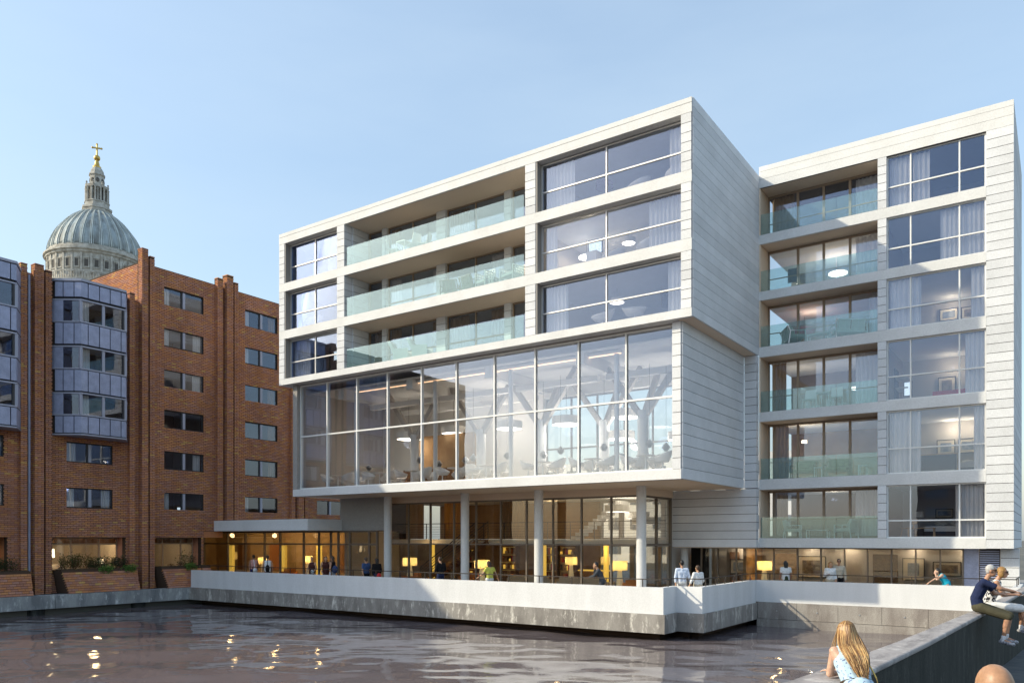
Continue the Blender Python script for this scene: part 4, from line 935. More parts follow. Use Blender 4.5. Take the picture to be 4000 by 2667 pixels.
# lobby seating
def sofa(w_, d_, mat, nm='sofa', cat='sofa'):
    t = proto(nm, cat)
    build(MB().box(-w_/2, w_/2, 0, d_, .12, .40), 'seat', mat, t); build(MB().box(-w_/2, w_/2, -.18, -.002, .12, .72), 'backrest', mat, t)
    for s in (-1, 1): piece('armrest', *sorted((s*w_/2, s*(w_/2+.14))), -.18, d_, .12, .55, mat, t)
    for sx in (-1, 1):
        for y in (-.1, d_-.08): piece('leg', sx*w_/2-.03, sx*w_/2+.03, y-.03, y+.03, 0, .118, 'dark_frame', t)
    return t
sf = sofa(2.4, .75, 'sofa_fabric'); place(sf, True, (-18.9, 33.2, FLOOR), 0, 'long low beige sofa backed to the glass behind the man in grey', 'lobby sofas')
place(sf, False, (-22.6, 34.2, FLOOR), 0, 'beige sofa further left behind the lobby glass', 'lobby sofas')
lc_ = sofa(.7, .7, 'orange_fabric', 'lounge_chair', 'armchair')
for i, (x, y, lab) in enumerate(((-16.1, 33.0, 'orange lounge chair beside the right terrace column'), (-29.0, 32.6, 'orange lounge chair next to the bright left floor lamp'), (-12.6, 38.4, 'orange chair behind the gallery glass near the corner'), (-40.0, 33.0, 'orange lounge chair in the link lobby near the entrance'), (-27.0, 35.0, 'orange lounge chair under the lobby staircase'))):
    place(lc_, i == 0, (x, y, FLOOR), (.4, 2.6, 2.0, 1.0, 3.3)[i], lab, 'orange lounge chairs')
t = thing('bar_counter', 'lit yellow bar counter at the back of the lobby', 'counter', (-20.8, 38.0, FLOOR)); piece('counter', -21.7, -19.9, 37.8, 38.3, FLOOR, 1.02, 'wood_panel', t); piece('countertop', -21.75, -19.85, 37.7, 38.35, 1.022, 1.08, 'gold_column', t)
# mobile discs / undulating pendants over the mezzanine
for i, (x, y, z) in enumerate(((-19.3, 37.6, 4.2), (-18.6, 38.6, 3.85), (-17.4, 37.0, 3.5))): place(dp, False, (x, y, z), 0, ['upper','middle','lower'][i]+' drum pendant hanging above the lobby mezzanine on the right', 'drum pendants over the mezzanine')

# pictures
def picture(x0, x1, z0, z1, y, label, art='art_dark', fr='black', group='framed pictures', mt=.16):
    t = thing('framed_picture', label, 'picture', ((x0+x1)/2, y, z0), group)
    mb = MB(); b = .035
    for a in ((x0, x0+b, z0, z1), (x1-b, x1, z0, z1), (x0+b, x1-b, z0, z0+b), (x0+b, x1-b, z1-b, z1)): mb.box(a[0], a[1], y-.03, y+.02, a[2], a[3])
    build(mb, 'frame', fr, t); m_ = mt*min(x1-x0, z1-z0)
    piece('mat_board', x0+b, x1-b, y-.01, y+.01, z0+b, z1-b, 'mat_board', t); piece('print', x0+b+m_, x1-b-m_, y-.016, y-.0105, z0+b+m_, z1-b-m_, art, t)
picture(-13.96,-12.71,.98,1.73,39.9,'wide framed dark photograph in the gallery left of the lit lamp','art_blue')
t = tag(build(MB().box(-11.7,-10.62,39.9,39.98,1.02,2.03), 'wall_hanging', 'textile'), 'tan woven hanging behind the woman in the white top', 'wall hanging')
picture(-10.56,-9.26,.88,1.93,39.9,'dark framed abstract picture left of the standing couple','art_dark', group='framed pictures')
picture(-5.92,-5.01,.87,1.89,39.9,'upright framed picture in the gallery right of the brown door','art_blue', mt=.2)
picture(-4.68,-3.56,1.11,1.75,39.9,'wide framed print in the gallery behind the woman in blue','art_dark')
picture(-4.55,-3.82,6.51,7.20,40.1,'black framed portrait print in the second floor wing bedroom','art_blue'); picture(-3.72,-2.9,6.55,7.2,40.1,'dark blue print right of the portrait in the wing bedroom','art_blue')
picture(-4.44,-3.71,12.5,13.04,40.1,'grey framed print in the fourth floor wing room','art_blue'); picture(-3.6,-3.1,12.45,13.0,40.1,'brown framed print beside the curtain in the fourth floor wing room','art_dark')
picture(-4.6,-3.89,3.70,4.11,40.1,'small wide print above the bed in the lowest wing room','art_blue')
picture(-4.5,-3.8,9.2,10.0,40.1,'tall grey print above the red bed in the third floor wing room','art_dark'); picture(-4.3,-3.75,16.8,17.3,40.1,'small pale print low in the top floor wing room','art_dark'); picture(-3.5,-2.9,16.8,17.5,40.1,'red toned print in the top floor wing room','red_fabric')
for i, (x, z) in enumerate(((-9.85, 15.1), (-9.55, 15.22), (-9.3, 14.98))): picture(x-.13, x+.13, z-.13, z+.13, 40.5, ['left','middle','right'][i]+' of three tiny prints on the fifth floor balcony room wall','art_dark')
def tv(x0, x1, z0, z1, y, label, mat='tv_on', rot=0):
    t = thing('television', label, 'television', ((x0+x1)/2, y, z0)); w_ = (x1-x0)/2
    piece('casing', x0, x1, y, y+.05, z0, z1, 'black', t); piece('screen', x0+.04, x1-.04, y-.008, y-.001, z0+.04, z1-.04, mat, t); piece('bracket', (x0+x1)/2-.05, (x0+x1)/2+.05, y+.052, y+.3, (z0+z1)/2-.05, (z0+z1)/2+.05, 'dark_frame', t); t.rotation_euler = (0, 0, rot); return t
tv(-32.05,-31.2,12.3,12.85,29.4,'lit television in the lowest left corner window of the upper block')
tv(-16.9,-16.2,15.1,15.75,30.2,'lit television behind the middle right window of the upper block')
tv(-13.6,-12.9,12.35,13.1,30.6,'switched off dark television behind the lowest right window','black', .6)
tv(-10.7,-10.2,15.0,15.65,38.6,'dark television on the fifth floor balcony room wall','black'); tv(-5.6,-5.25,8.95,9.6,38.0,'small lit television in the third floor wing room')
tv(-10.3,-9.9,11.45,11.7,37.4,'small glowing screen on the floor behind the fourth floor balcony')
t = thing('television', 'small bright screen in the bottom right brick window of the taller block', 'television', (-42.2, 26.7, 4.4)); piece('casing', -42.25, -42.2, 26.65, 27.0, 4.42, 4.62, 'black', t); piece('screen', -42.2, -42.19, 26.67, 26.98, 4.44, 4.60, 'tv_on', t)
# room furniture behind the right windows
BZ = (11.262, 13.822, 16.332)
RC = [(-14.0,29.2,2,2.0,'white tub chair in the top right window'), (-12.4,29.3,2,.9,'white seat at the right end of the top right window'), (-15.2,29.3,1,2.4,'white chair left of centre in the middle right window'), (-13.6,29.2,1,1.6,'white chair half behind the middle window curtain'), (-15.5,28.9,0,2.6,'white tub chair by the mullion of the lowest right window'), (-14.05,28.9,0,3.6,'white tub chair right of the mullion in the lowest right window'), (-33.2,29.0,1,2.0,'egg shaped white chair in the middle left corner window')]
for x, y, f, a, lab in RC:
    o = place(tc, False, (x, y, BZ[f]), a, lab, 'white chairs behind the upper block windows'); o.scale = (1.35, 1.35, 1.15)
t = thing('side_cabinet', 'square white cabinet in the middle right window', 'cabinet', (-16.2, 29.4, BZ[1])); piece('body', -16.45,-15.95,29.2,29.6,BZ[1],BZ[1]+1.0,'white_plastic',t); piece('top', -16.47,-15.93,29.18,29.62,BZ[1]+1.002,BZ[1]+1.03,'white_plastic',t)
def disc(x, y, z, r, label, mat, group, h=.12, cord=.6, lit=True):
    t = thing('pendant_lamp', label, 'pendant lamp', (x, y, z), group)
    build(MB().lathe([(r,0),(r,h),(r*.9,h+.02)], (x, y), 26, True, z), 'shade', mat, t, True, 30)
    if lit: build(MB().lathe([(.01,-.004),(r*.92,-.002)], (x, y), 26, False, z), 'diffuser', 'disc_lit', t)
    build(MB().tube((x,y,z+h),(x,y,z+h+cord),.008,n=5), 'cord', 'dark_frame', t)
disc(-16.0,30.0,17.75,.38,'dark purple pendant in the top right window','purple','pendants behind the upper windows',.22,.5,False)
disc(-18.0+.9,30.4,15.1,.34,'bright oval pendant low in the middle right window','disc_lit','pendants behind the upper windows',.05,.75)
disc(-15.1,30.5,15.35,.30,'grey shaded pendant in the middle right window','drum_shade','pendants behind the upper windows',.2,.4)
disc(-15.4,30.0,12.75,.33,'round white pendant in the lowest right window','drum_shade','pendants behind the upper windows',.14,.45)
disc(-8.6,39.4,15.25,.42,'bright disc pendant behind the fifth floor balcony glass','disc_lit','pendants behind the wing balconies',.06,.55)
disc(-7.4,39.0,15.35,.26,'smaller lit pendant right of the bright disc on the fifth floor','disc_lit','pendants behind the wing balconies',.06,.45)
disc(-7.6,38.6,9.6,.30,'lit pendant behind the third floor balcony','disc_lit','pendants behind the wing balconies',.06,1.2)
disc(-9.9,38.5,12.5,.45,'dark red pendant behind the fourth floor balcony','red_fabric','pendants behind the wing balconies',.16,.6,False)
for x, y, z, e in ((-16.9,30.4,14.95,25), (-8.6,39.0,15.0,30), (-3.9,39.6,12.9,10), (-3.9,39.6,10.3,10), (-3.9,39.7,7.6,14), (-3.1,39.7,7.6,8), (-9.6,37.4,7.2,45), (-8.6,38.6,4.6,8), (-10.0,38.6,9.8,18), (-9.6,38.5,12.9,14)): point_light('room_light', (x, y, z), e, (1, .85, .62), .12, HW if x > -11 else HT)
disc(-9.6,37.3,7.15,.12,'bright starry bulb behind the second floor balcony glass','lamp_glow','pendants behind the wing balconies',.1,.6)
# beds, bedside lamp, wooden chair in the wing rooms
def bed(x0, x1, y, z, mat, label):
    t = thing('bed', label, 'bed', ((x0+x1)/2, y, z)); piece('bed_base', x0, x1, y, y+1.9, z, z+.28, 'dark_fabric', t); piece('mattress', x0+.02, x1-.02, y+.01, y+1.88, z+.282, z+.5, mat, t)
    for k in range(2): c = x0+(x1-x0)*(.3+.4*k); build(MB().ell((c, y+1.6, z+.62), .26, .16, .12), 'pillow', 'cushion', t, True)
bed(-4.75,-3.2,37.6,2.802,'cushion','bed with white cover in the lowest wing room'); bed(-4.4,-2.6,37.2,8.422,'red_fabric','bed with a bright red cover in the third floor wing room'); bed(-3.6,-2.4,37.4,5.422,'cushion','bed behind the desk in the second floor wing room')
t = thing('desk', 'low dark desk with wooden frame in the second floor wing room', 'desk', (-4.3, 36.4, 5.422)); piece('desktop', -4.95,-3.35,36.2,36.8,6.18,6.22,'wood_pale',t); piece('modesty_panel', -4.9,-3.4,36.22,36.25,5.55,6.178,'dark_fabric',t)
for x in (-4.94, -3.4): piece('leg', x, x+.04, 36.3, 36.7, 5.422, 6.178, 'wood_pale', t)
t = thing('bedside_lamp', 'small white bedside lamp in the lowest wing room', 'table lamp', (-5.0, 38.2, 2.80)); build(MB().lathe([(.14,.0),(.14,.02),(.015,.03),(.015,.5)], (-5.0, 38.2), 14, True, 3.2), 'stand', 'steel', t, True, 30); build(MB().lathe([(.17,.5),(.15,.75)], (-5.0, 38.2), 20, False, 3.2), 'lamp_shade', 'drum_shade', t, True)
piece('nightstand', -5.2,-4.85,38.0,38.4,2.802,3.2,'dark_fabric',t)
def wood_chair(x, y, z, rot, label):
    t = proto('plywood_chair', 'chair')
    mb = MB(); n = 10
    for nm, f in (('seat', lambda a, s: (.24*a, .22*s, .38+.03*a*a+.02*s)), ('backrest', lambda a, s: (.22*a*(1-.15*abs(s)), -.26-.05*s+.03*(1-a*a)*-1, .68+.11*s))):
        mb = MB(); vs = []
        for i in range(n+1):
            for j in range(5): vs.append(f(i/n*2-1, j/2-1))
        k = len(vs); fs = [(i*5+j, i*5+j+1, (i+1)*5+j+1, (i+1)*5+j) for i in range(n) for j in range(4)]; mb.add(vs, fs); o = build(mb, nm, 'wood_pale', t, True, 180); m_ = o.modifiers.new('thick', 'SOLIDIFY'); m_.thickness = .015
    for sx in (-1, 1):
        for sy in (-1, 1): build(MB().beam((sx*.17, sy*.16, .38), (sx*.23, sy*.22, 0), .035, .02), 'leg', 'wood_pale', t)
    build(MB().beam((0,-.2,.37),(0,-.29,.66),.06,.015), 'spine', 'wood_pale', t)
    t.location = (x, y, z); t.rotation_euler = (0, 0, rot); t['label'] = label
wood_chair(-5.15, 36.3, 2.802, 2.4, 'curved plywood chair behind the lowest wing window')
t = thing('low_table', 'plywood low table beside the curved chair in the lowest wing room', 'table', (-4.6, 36.6, 2.802)); piece('tabletop', -5.0,-4.2,36.4,36.9,3.2,3.23,'wood_pale',t)
for a, b in ((-4.95,36.45),(-4.27,36.45),(-4.95,36.82),(-4.27,36.82)): piece('leg', a, a+.04, b, b+.04, 2.802, 3.198, 'wood_pale', t)
t = thing('wall_shelf', 'dark shelf unit by the left edge of the third floor wing room', 'shelf', (-5.6, 38.6, 8.42)); piece('side_panel', -5.93,-5.9,37.8,38.8,8.422,10.2,'dark_fabric',t)
for z in (8.7, 9.3, 9.75): piece('shelf', -5.898,-5.4,37.8,38.8,z,z+.04,'drum_shade',t)

# outdoor furniture on the balconies (local coordinates, faces +y)
def armchair(w_=.72, cm='cushion', fm='white_metal', nm='armchair', cat='armchair', seats=1):
    t = proto(nm, cat); W_ = w_*seats/2+.05; mb = MB()
    for s in (-1, 1):
        mb.beam((s*W_,.36,0),(s*W_,.36,.55),.04); mb.beam((s*W_,-.34,0),(s*W_,-.26,.55),.04); mb.beam((s*W_,-.28,.56),(s*W_,.38,.56),.05,.03); mb.beam((s*W_,-.26,.55),(s*W_,-.38,.78),.04)
    for y, z in ((.34,.26),(-.28,.26),(-.37,.76)): mb.beam((-W_,y,z),(W_,y,z),.04)
    for i in range(5): x = -W_+2*W_*(i+.5)/5; mb.beam((x,-.28,.26),(x,-.37,.75),.02)
    build(mb, 'frame', fm, t)
    for k in range(seats):
        c = (k-(seats-1)/2)*w_
        def cush(c0, sx, sy, sz, rx, nm_):
            o = build(MB().box(-sx/2,sx/2,-sy/2,sy/2,-sz/2,sz/2), nm_, cm, t); b = o.modifiers.new('b', 'BEVEL'); b.width = min(sz*.4, .05); b.segments = 3
            o.location = c0; o.rotation_euler = (rx, 0, 0)
        cush((c, .04, .345), w_-.04, .64, .15, 0, 'seat_cushion'); cush((c, -.24, .60), w_-.08, .15, .42, .22, 'back_cushion'); cush((c+.04, -.12, .58), w_*.6, .12, .3, .35, 'throw_pillow')
    return t
def low_table(w_, d_, h_, nm='coffee_table', tm='white_metal'):
    t = proto(nm, 'table'); build(MB().box(-w_/2,w_/2,-d_/2,d_/2,h_-.035,h_), 'tabletop', tm, t)
    for s in (-1, 1): build(MB().beam((s*(w_/2-.02),-d_/2+.02,0),(s*(w_/2-.02),-d_/2+.02,h_-.036),.03).beam((s*(w_/2-.02),d_/2-.02,0),(s*(w_/2-.02),d_/2-.02,h_-.036),.03).beam((s*(w_/2-.02),-d_/2,.015),(s*(w_/2-.02),d_/2,.015),.03), 'leg_frame', tm, t)
    return t
G = 'terrace furniture on the wing balconies'
a1 = armchair(); place(a1, True, (-9.78, 35.98, 2.803), R(-80), 'white framed armchair on the lowest wing balcony, left one', G); place(a1, False, (-7.5, 35.98, 2.803), R(80), 'white framed armchair on the lowest wing balcony, right one', G)
ct = low_table(.9, .5, .36); place(ct, True, (-8.67, 35.95, 2.803), 0, 'white coffee table between the armchairs on the lowest wing balcony', G)
ls = armchair(.62, seats=2, nm='loveseat', cat='sofa'); place(ls, True, (-9.8, 36.1, 11.333), R(-60), 'white loveseat on the fourth floor wing balcony, left one', G); place(ls, False, (-7.45, 36.12, 11.333), R(35), 'white loveseat on the fourth floor wing balcony, right one', G)
place(ct, False, (-8.65, 36.0, 11.333), 0, 'white coffee table between the fourth floor loveseats', G)
ws = armchair(.9, 'cushion_green', 'wicker', 'wicker_armchair', 'armchair'); place(ws, True, (-9.3, 36.1, 5.423), R(180), 'wicker armchair with patterned cushions on the second floor balcony, left one', G); place(ws, False, (-7.9, 36.1, 5.423), R(180), 'wicker armchair with patterned cushions on the second floor balcony, right one', G)
s_ = low_table(.34, .34, .45, 'side_table'); place(s_, True, (-8.6, 35.8, 5.423), 0, 'small metal side table between the wicker armchairs', G); place(s_, False, (-6.85, 36.0, 5.423), 0, 'small white side table at the right of the second floor balcony', G)
def simple_chair(mat='white_plastic', nm='garden_chair'):
    t = proto(nm, 'chair'); build(MB().box(-.24,.24,-.22,.24,.42,.45), 'seat', mat, t); build(MB().add([(-.25,-.22,.44),(.25,-.22,.44),(.22,-.34,.92),(-.22,-.34,.92),(-.25,-.25,.44),(.25,-.25,.44),(.22,-.37,.92),(-.22,-.37,.92)],[(0,1,2,3),(7,6,5,4),(0,4,5,1),(1,5,6,2),(2,6,7,3),(3,7,4,0)]), 'backrest', mat, t)
    for sx in (-1, 1):
        for sy in (-1, 1): build(MB().beam((sx*.21, sy*.2, .42), (sx*.24, sy*.25, 0), .03), 'leg', mat, t)
    return t
gc = simple_chair(); G2 = 'white garden chairs'
for i, (x, y, z, a, lab) in enumerate(((-9.05, 35.95, 8.423, 180, 'white chair with its back to the glass on the third floor balcony, left one'), (-7.9, 35.95, 8.423, 190, 'white chair with its back to the glass on the third floor balcony, right one'), (-26.6, 28.3, 16.333, -60, 'white chair left of the table on the top front balcony'), (-25.4, 28.35, 16.333, 75, 'white chair right of the table on the top front balcony'), (-24.9, 28.5, 16.333, 110, 'second white chair at the right on the top front balcony'))):
    o = place(gc, i == 0, (x, y, z), R(a), lab, G2)
rt = low_table(.55, .55, .7, 'small_table'); place(rt, True, (-8.45, 36.05, 8.423), 0, 'small table between the white chairs on the third floor balcony', G2); place(rt, False, (-25.95, 28.3, 16.333), 0, 'small white table on the top front balcony', G2)
wk = armchair(.7, 'cushion_green', 'wicker', 'wicker_armchair', 'armchair'); place(wk, True, (-23.1, 28.35, 13.823), R(20), 'wicker armchair on the middle front balcony, left one', 'front balcony furniture'); place(wk, False, (-21.95, 28.35, 13.823), R(-10), 'wicker armchair on the middle front balcony, right one', 'front balcony furniture')
def perforated(w_, h_, nm, label, loc, rot):
    t = proto(nm, 'armchair'); nx = max(3, int(w_/.13)); nz = max(3, int(h_/.13))
    def grid(nm_, f, a, b):
        mb = MB()
        for i in range(a+1): mb.beam(f(i/a, 0), f(i/a, 1), .05, .03)
        for j in range(b+1): mb.beam(f(0, j/b), f(1, j/b), .05, .03)
        build(mb, nm_, 'white_plastic', t)
    grid('backrest', lambda a, b: (-w_/2+w_*a, -w_/2, h_*b), nx, nz)
    for s, nm_ in ((-1, 'side'), (1, 'side')): grid(nm_, lambda a, b, s=s: (s*w_/2, -w_/2+w_*a, h_*b*.8), nx, nz)
    build(MB().box(-w_/2+.03,w_/2-.03,-w_/2+.03,w_/2-.03,.3,.4), 'seat', 'white_plastic', t)
    t.location = loc; t.rotation_euler = (0, 0, rot); t['label'] = label; t['group'] = 'perforated white armchairs'
perforated(.62, .95, 'perforated_armchair', 'tall white perforated armchair on the middle front balcony, left one', (-21.05, 28.25, 13.823), R(170)); perforated(.42, .5, 'perforated_stool', 'small white perforated stool between the two perforated armchairs', (-20.55, 28.2, 13.823), 0); perforated(.85, .85, 'perforated_armchair', 'wide white perforated armchair at the right end of the middle front balcony', (-19.5, 28.25, 13.823), R(165))
def lounge(x, y, z, rot, label):
    t = proto('lounge_chair', 'armchair'); 
    build(MB().prism([(-.35,-.4),(.35,-.4),(.35,.4),(-.35,.4)], .02, .36), 'seat', 'white_plastic', t)
    build(MB().add([(-.36,-.42,.36),(.36,-.42,.36),(.36,-.72,.95),(-.36,-.72,.95),(-.36,-.25,.36),(.36,-.25,.36),(.36,-.6,.98),(-.36,-.6,.98)],[(3,2,1,0),(4,5,6,7),(0,1,5,4),(1,2,6,5),(2,3,7,6),(3,0,4,7)]), 'backrest', 'white_plastic', t)
    for s in (-1, 1): piece('armrest', *sorted((s*.36, s*.42)), -.4, .35, .02, .58, 'white_plastic', t)
    t.location = (x, y, z); t.rotation_euler = (0, 0, rot); t['label'] = label; t['group'] = 'white lounge chairs'
lounge(-25.95, 28.3, 11.263, R(-70), 'angular white lounge chair on the lowest front balcony, left one'); lounge(-24.75, 28.3, 11.263, R(-70), 'angular white lounge chair on the lowest front balcony, right one')
# curtains
F3 = [(11.27, 13.32), (13.83, 15.84), (16.34, 18.39)]
for f, x0, x1, lab in ((2,-17.82,-16.4,'white curtain at the left of the top right window'), (2,-12.25,-11.6,'white curtain at the right of the top right window'), (1,-17.82,-17.28,'narrow white curtain at the left of the middle right window'), (1,-13.1,-11.6,'wide white curtain at the right of the middle right window'), (0,-17.82,-16.75,'white curtain at the left of the lowest right window'), (0,-12.28,-11.6,'white curtain at the right of the lowest right window'),
        (2,-31.15,-29.95,'white curtain at the right of the top left corner window'), (1,-33.7,-33.15,'narrow white curtain at the left of the middle left corner window'), (0,-33.7,-32.5,'white curtain at the left of the lowest left corner window')):
    curtain(x0, x1, *F3[f], 28.22, lab)
for f, x0, x1, lab in ((5,-5.78,-5.0,'sunlit white curtain at the left of the top wing window'), (5,-4.92,-4.3,'sunlit white curtain right of the first mullion in the top wing window'), (4,-3.92,-2.42,'wide white curtain at the right of the fifth floor wing window'), (3,-5.78,-4.62,'white curtain at the left of the fourth floor wing window'), (3,-2.86,-2.42,'white curtain at the right of the fourth floor wing window'), (2,-3.06,-2.42,'white curtain at the right of the third floor wing window'), (1,-5.78,-4.62,'grey white curtain at the left of the second floor wing window'), (1,-2.76,-2.42,'grey curtain at the right of the second floor wing window'), (0,-3.4,-2.42,'striped looking curtain at the right of the lowest wing window')):
    curtain(x0, x1, OPEN[f][0]+.01, OPEN[f][1]-.06, WY+.36, lab)
for f in range(6):
    if f in (0, 1, 2): curtain(-10.9, (-10.2,-10.15,-10.25)[f], OPEN[f][0]+.01, OPEN[f][1]-.08, BK+.2, f'brown curtain at the left of the {["lowest","second floor","third floor"][f]} wing balcony door', 'curtain_tan')
    if f in (0, 2, 3, 4, 5): curtain(-7.3 if f != 3 else -6.75, -6.3, OPEN[f][0]+.01, OPEN[f][1]-.08, BK+.2, f'pale curtain at the right of the {["lowest","","third floor","fourth floor","fifth floor","top floor"][f]} wing balcony window')
curtain(-10.9, -9.9, 16.35, 18.4, BK+.2, 'brown curtain at the left of the top wing balcony window', 'curtain_tan')
MBF = ['lowest', 'middle', 'top']
for f in range(3):
    z0, z1 = FL[f]
    for x0, x1, k in ((-27.85,-27.2,'left end of the first'), (-25.15,-24.66,'right end of the first'), (-24.0,-22.9,'left end of the second'), (-21.6,-20.7,'right end of the second')):
        if (f, k[:4]) in ((2, 'righ'),) or (f == 1 and k.startswith('left end of the second')): continue
        curtain(x0, x1, z0+.01, z1-.06, 29.5, f'tan curtain at the {k} recessed window on the {MBF[f]} front balcony', 'curtain_tan' if f != 1 else 'curtain')
    if f == 0: curtain(-29.1, -28.3, z0+.01, z1-.06, 29.5, 'tan curtain behind the balcony door of the lowest front balcony', 'curtain_tan')

# lamps and chairs in the dining room behind the planters
def table_lamp(x, y, z, label, h=.9):
    t = thing('table_lamp', label, 'table lamp', (x, y, z), 'dining room lamps')
    build(MB().lathe([(.10,0),(.03,.04),(.03,h*.6)], (x, y), 14, True, z), 'stand', 'steel', t, True, 30); build(MB().lathe([(.17,h*.6),(.15,h)], (x, y), 20, False, z), 'lamp_shade', 'lamp_glow', t, True)
    point_light('lamp_light', (x, y, z+h*.8), 14, r=.05)
piece('sideboard', -43.2, -42.5, 19.6, 22.8, .351, 1.15, 'wood_panel', BB)
table_lamp(-42.8, 19.95, 1.152, 'bright lamp at the left of the dining window above the planter', 1.1); table_lamp(-42.7, 22.45, 1.152, 'small bright lamp at the right end of the dining window', .5)
for i, (x, y, a) in enumerate(((-43.9, 20.7, 1.2), (-43.9, 21.6, -1.0), (-43.7, 25.6, .6))): o = place(tc, False, (x, y, .351), a, ['white tub chair at the left inside the dining window','white tub chair at the centre inside the dining window','white tub chair inside the narrower ground window'][i], 'white chairs in the dining room'); o.scale = (1.1, 1.1, 1.25)

# ================================================ PEOPLE
for nm, c in dict(skin_bald=(.46,.25,.14), skin_a=(.55,.31,.19), skin_b=(.50,.27,.17), skin_c=(.36,.18,.11), skin_d=(.68,.42,.30)).items():
    mm = M(nm, c, .42, spec=.45, col2=tuple(v*.78 for v in c), vs=(22, 22, 22), grain=.07, gs=90); mm.node_tree.nodes['Principled BSDF'].inputs['Subsurface Weight'].default_value = .08; mm.node_tree.nodes['Principled BSDF'].inputs['Subsurface Radius'].default_value = (.02, .008, .004)
for nm, c in dict(navy=(.025,.035,.09), white_cloth=(.80,.80,.80), pale_blue_cloth=(.62,.70,.85), black_cloth=(.015,.014,.016), grey_suit=(.075,.08,.09), yellow_cloth=(.62,.62,.12), pink_cloth=(.62,.32,.28), brown_cloth=(.085,.03,.025), olive=(.085,.078,.05), dark_green=(.05,.06,.03), blue_shirt=(.06,.10,.22), jeans=(.05,.07,.16), pale_jeans=(.55,.62,.72), cyan_cloth=(.02,.42,.60), sand=(.55,.48,.38), blue_shorts=(.03,.04,.16)).items():
    M(nm, c, .9, spec=.15, col2=tuple(v*.8 for v in c), vs=14)
M('pattern_bw', (.70,.70,.70), .9, col2=(.02,.02,.025), vs=(28,28,22), lo=.47, hi=.53)
M('pattern_pale', (.45,.60,.70), .9, col2=(.10,.13,.30), vs=(38,38,38), lo=.58, hi=.64)
M('hair_black', (.012,.010,.010), .4, spec=.5); M('hair_brown', (.05,.026,.014), .45, spec=.5); M('hair_grey', (.52,.51,.50), .6, col2=(.34,.33,.32), vs=20); M('hair_blonde', (.46,.25,.08), .38, spec=.55, col2=(.24,.11,.035), vs=(26,26,5), lo=.3, hi=.7); M('hair_gold', (.42,.25,.09), .5, col2=(.25,.13,.045), vs=25)
M('hair_streak', (.66,.42,.17), .35, spec=.6); M('hair_dark', (.17,.075,.025), .4, spec=.5)  # paler and darker strand colours, mixed at random in the blonde hair
M('shoe', (.55,.55,.58), .6, col2=(.12,.12,.16), vs=30); M('sock', (.75,.75,.78), .9); M('leather', (.06,.035,.02), .5)
STAND = dict(pel=(0,0,.95), wst=(0,0,1.11), cst=(0,.01,1.30), nk=(0,-.01,1.47), hd=(0,.025,1.63), hL=(-.09,0,.92), hR=(.09,0,.92), kL=(-.10,.03,.50), kR=(.10,.02,.50), aL=(-.11,0,.09), aR=(.11,-.02,.09), tL=(-.13,.16,.035), tR=(.13,.14,.035),
    sL=(-.185,-.01,1.42), sR=(.185,-.01,1.42), eL=(-.245,-.03,1.13), eR=(.245,-.03,1.13), wL=(-.255,.07,.89), wR=(.255,.07,.89))
def V3(q): return Vector(q)
def remesh(o, vox, it=4):
    m_ = o.modifiers.new('remesh', 'REMESH'); m_.mode = 'VOXEL'; m_.voxel_size = vox; m_.use_smooth_shade = True
    s_ = o.modifiers.new('smooth', 'SMOOTH'); s_.iterations = it; s_.factor = .5
    return o
def hand(mb, wr, el, r=1.0, curl=.35, fr=.0095):
    d = (wr-el).normalized(); u = d.cross(Vector((0, 0, 1)));  u = u.normalized() if u.length > .1 else Vector((0, 1, 0)); t = u.cross(d).normalized()
    if abs(d.z) > .8: u, t = Vector((0, 1, 0)).cross(d).cross(d)*-1, d.cross(Vector((0, 1, 0))); u.normalize(); t.normalize()
    pc = wr+d*.045*r
    for k in (-1, 0, 1): mb.caps(wr+d*.012*r+u*.012*k*r, wr+d*.085*r+u*.024*k*r, .017*r, .016*r, 8, 3)
    for k, ln in ((-1.5, .052), (-.5, .068), (.5, .072), (1.5, .062)):
        b = wr+d*.09*r+u*.019*k*r; m_ = b+(d*(1-curl*.4)-t*curl*.6).normalized()*ln*.55*r; e = m_+(d*(1-curl)-t*curl*1.2).normalized()*ln*.5*r
        mb.caps(b, m_, fr*r, fr*.95*r, 7, 2); mb.caps(m_, e, fr*.95*r, fr*.8*r, 7, 2)
    b = wr+d*.03*r+u*.03*r; m_ = b+(d*.6+u*.7-t*.3).normalized()*.036*r; e = m_+(d*.9+u*.1-t*.4).normalized()*.03*r
    mb.caps(b, m_, fr*1.25*r, fr*1.1*r, 7, 2); mb.caps(m_, e, fr*1.1*r, fr*.9*r, 7, 2)
def torso(mb, J, g, o=0., lo=True, shw=1.):
    pel, wst, cst = V3(J['pel']), V3(J['wst']), V3(J['cst']); hL, hR, sL, sR = V3(J['hL']), V3(J['hR']), V3(J['sL']), V3(J['sR']); mid = (sL+sR)/2; sL, sR = mid.lerp(sL, shw), mid.lerp(sR, shw); ax = (sR-sL).normalized(); hx = (hR-hL).normalized()
    if lo: mb.caps(pel-hx*.065, pel+hx*.065, .112+o, .112+o)
    mb.caps(wst-ax*.05*g, wst+ax*.05*g, .098+o, .098+o); mb.caps(cst-ax*.075*g, cst+ax*.075*g, .108+o, .108+o)
    for s in (-1, 1):
        mb.caps(pel+hx*.06*s, wst+ax*.05*s*g, .105+o, .098+o); mb.caps(wst+ax*.05*s*g, cst+ax*.075*s*g, .098+o, .108+o)
    top = cst.lerp(V3(J['nk']), .5); mb.caps(cst, top, .11+o, .085+o); mb.caps(sL, sR, .055+o, .055+o); mb.caps(cst-ax*.09, sL, .08+o, .055+o); mb.caps(cst+ax*.09, sR, .08+o, .055+o)
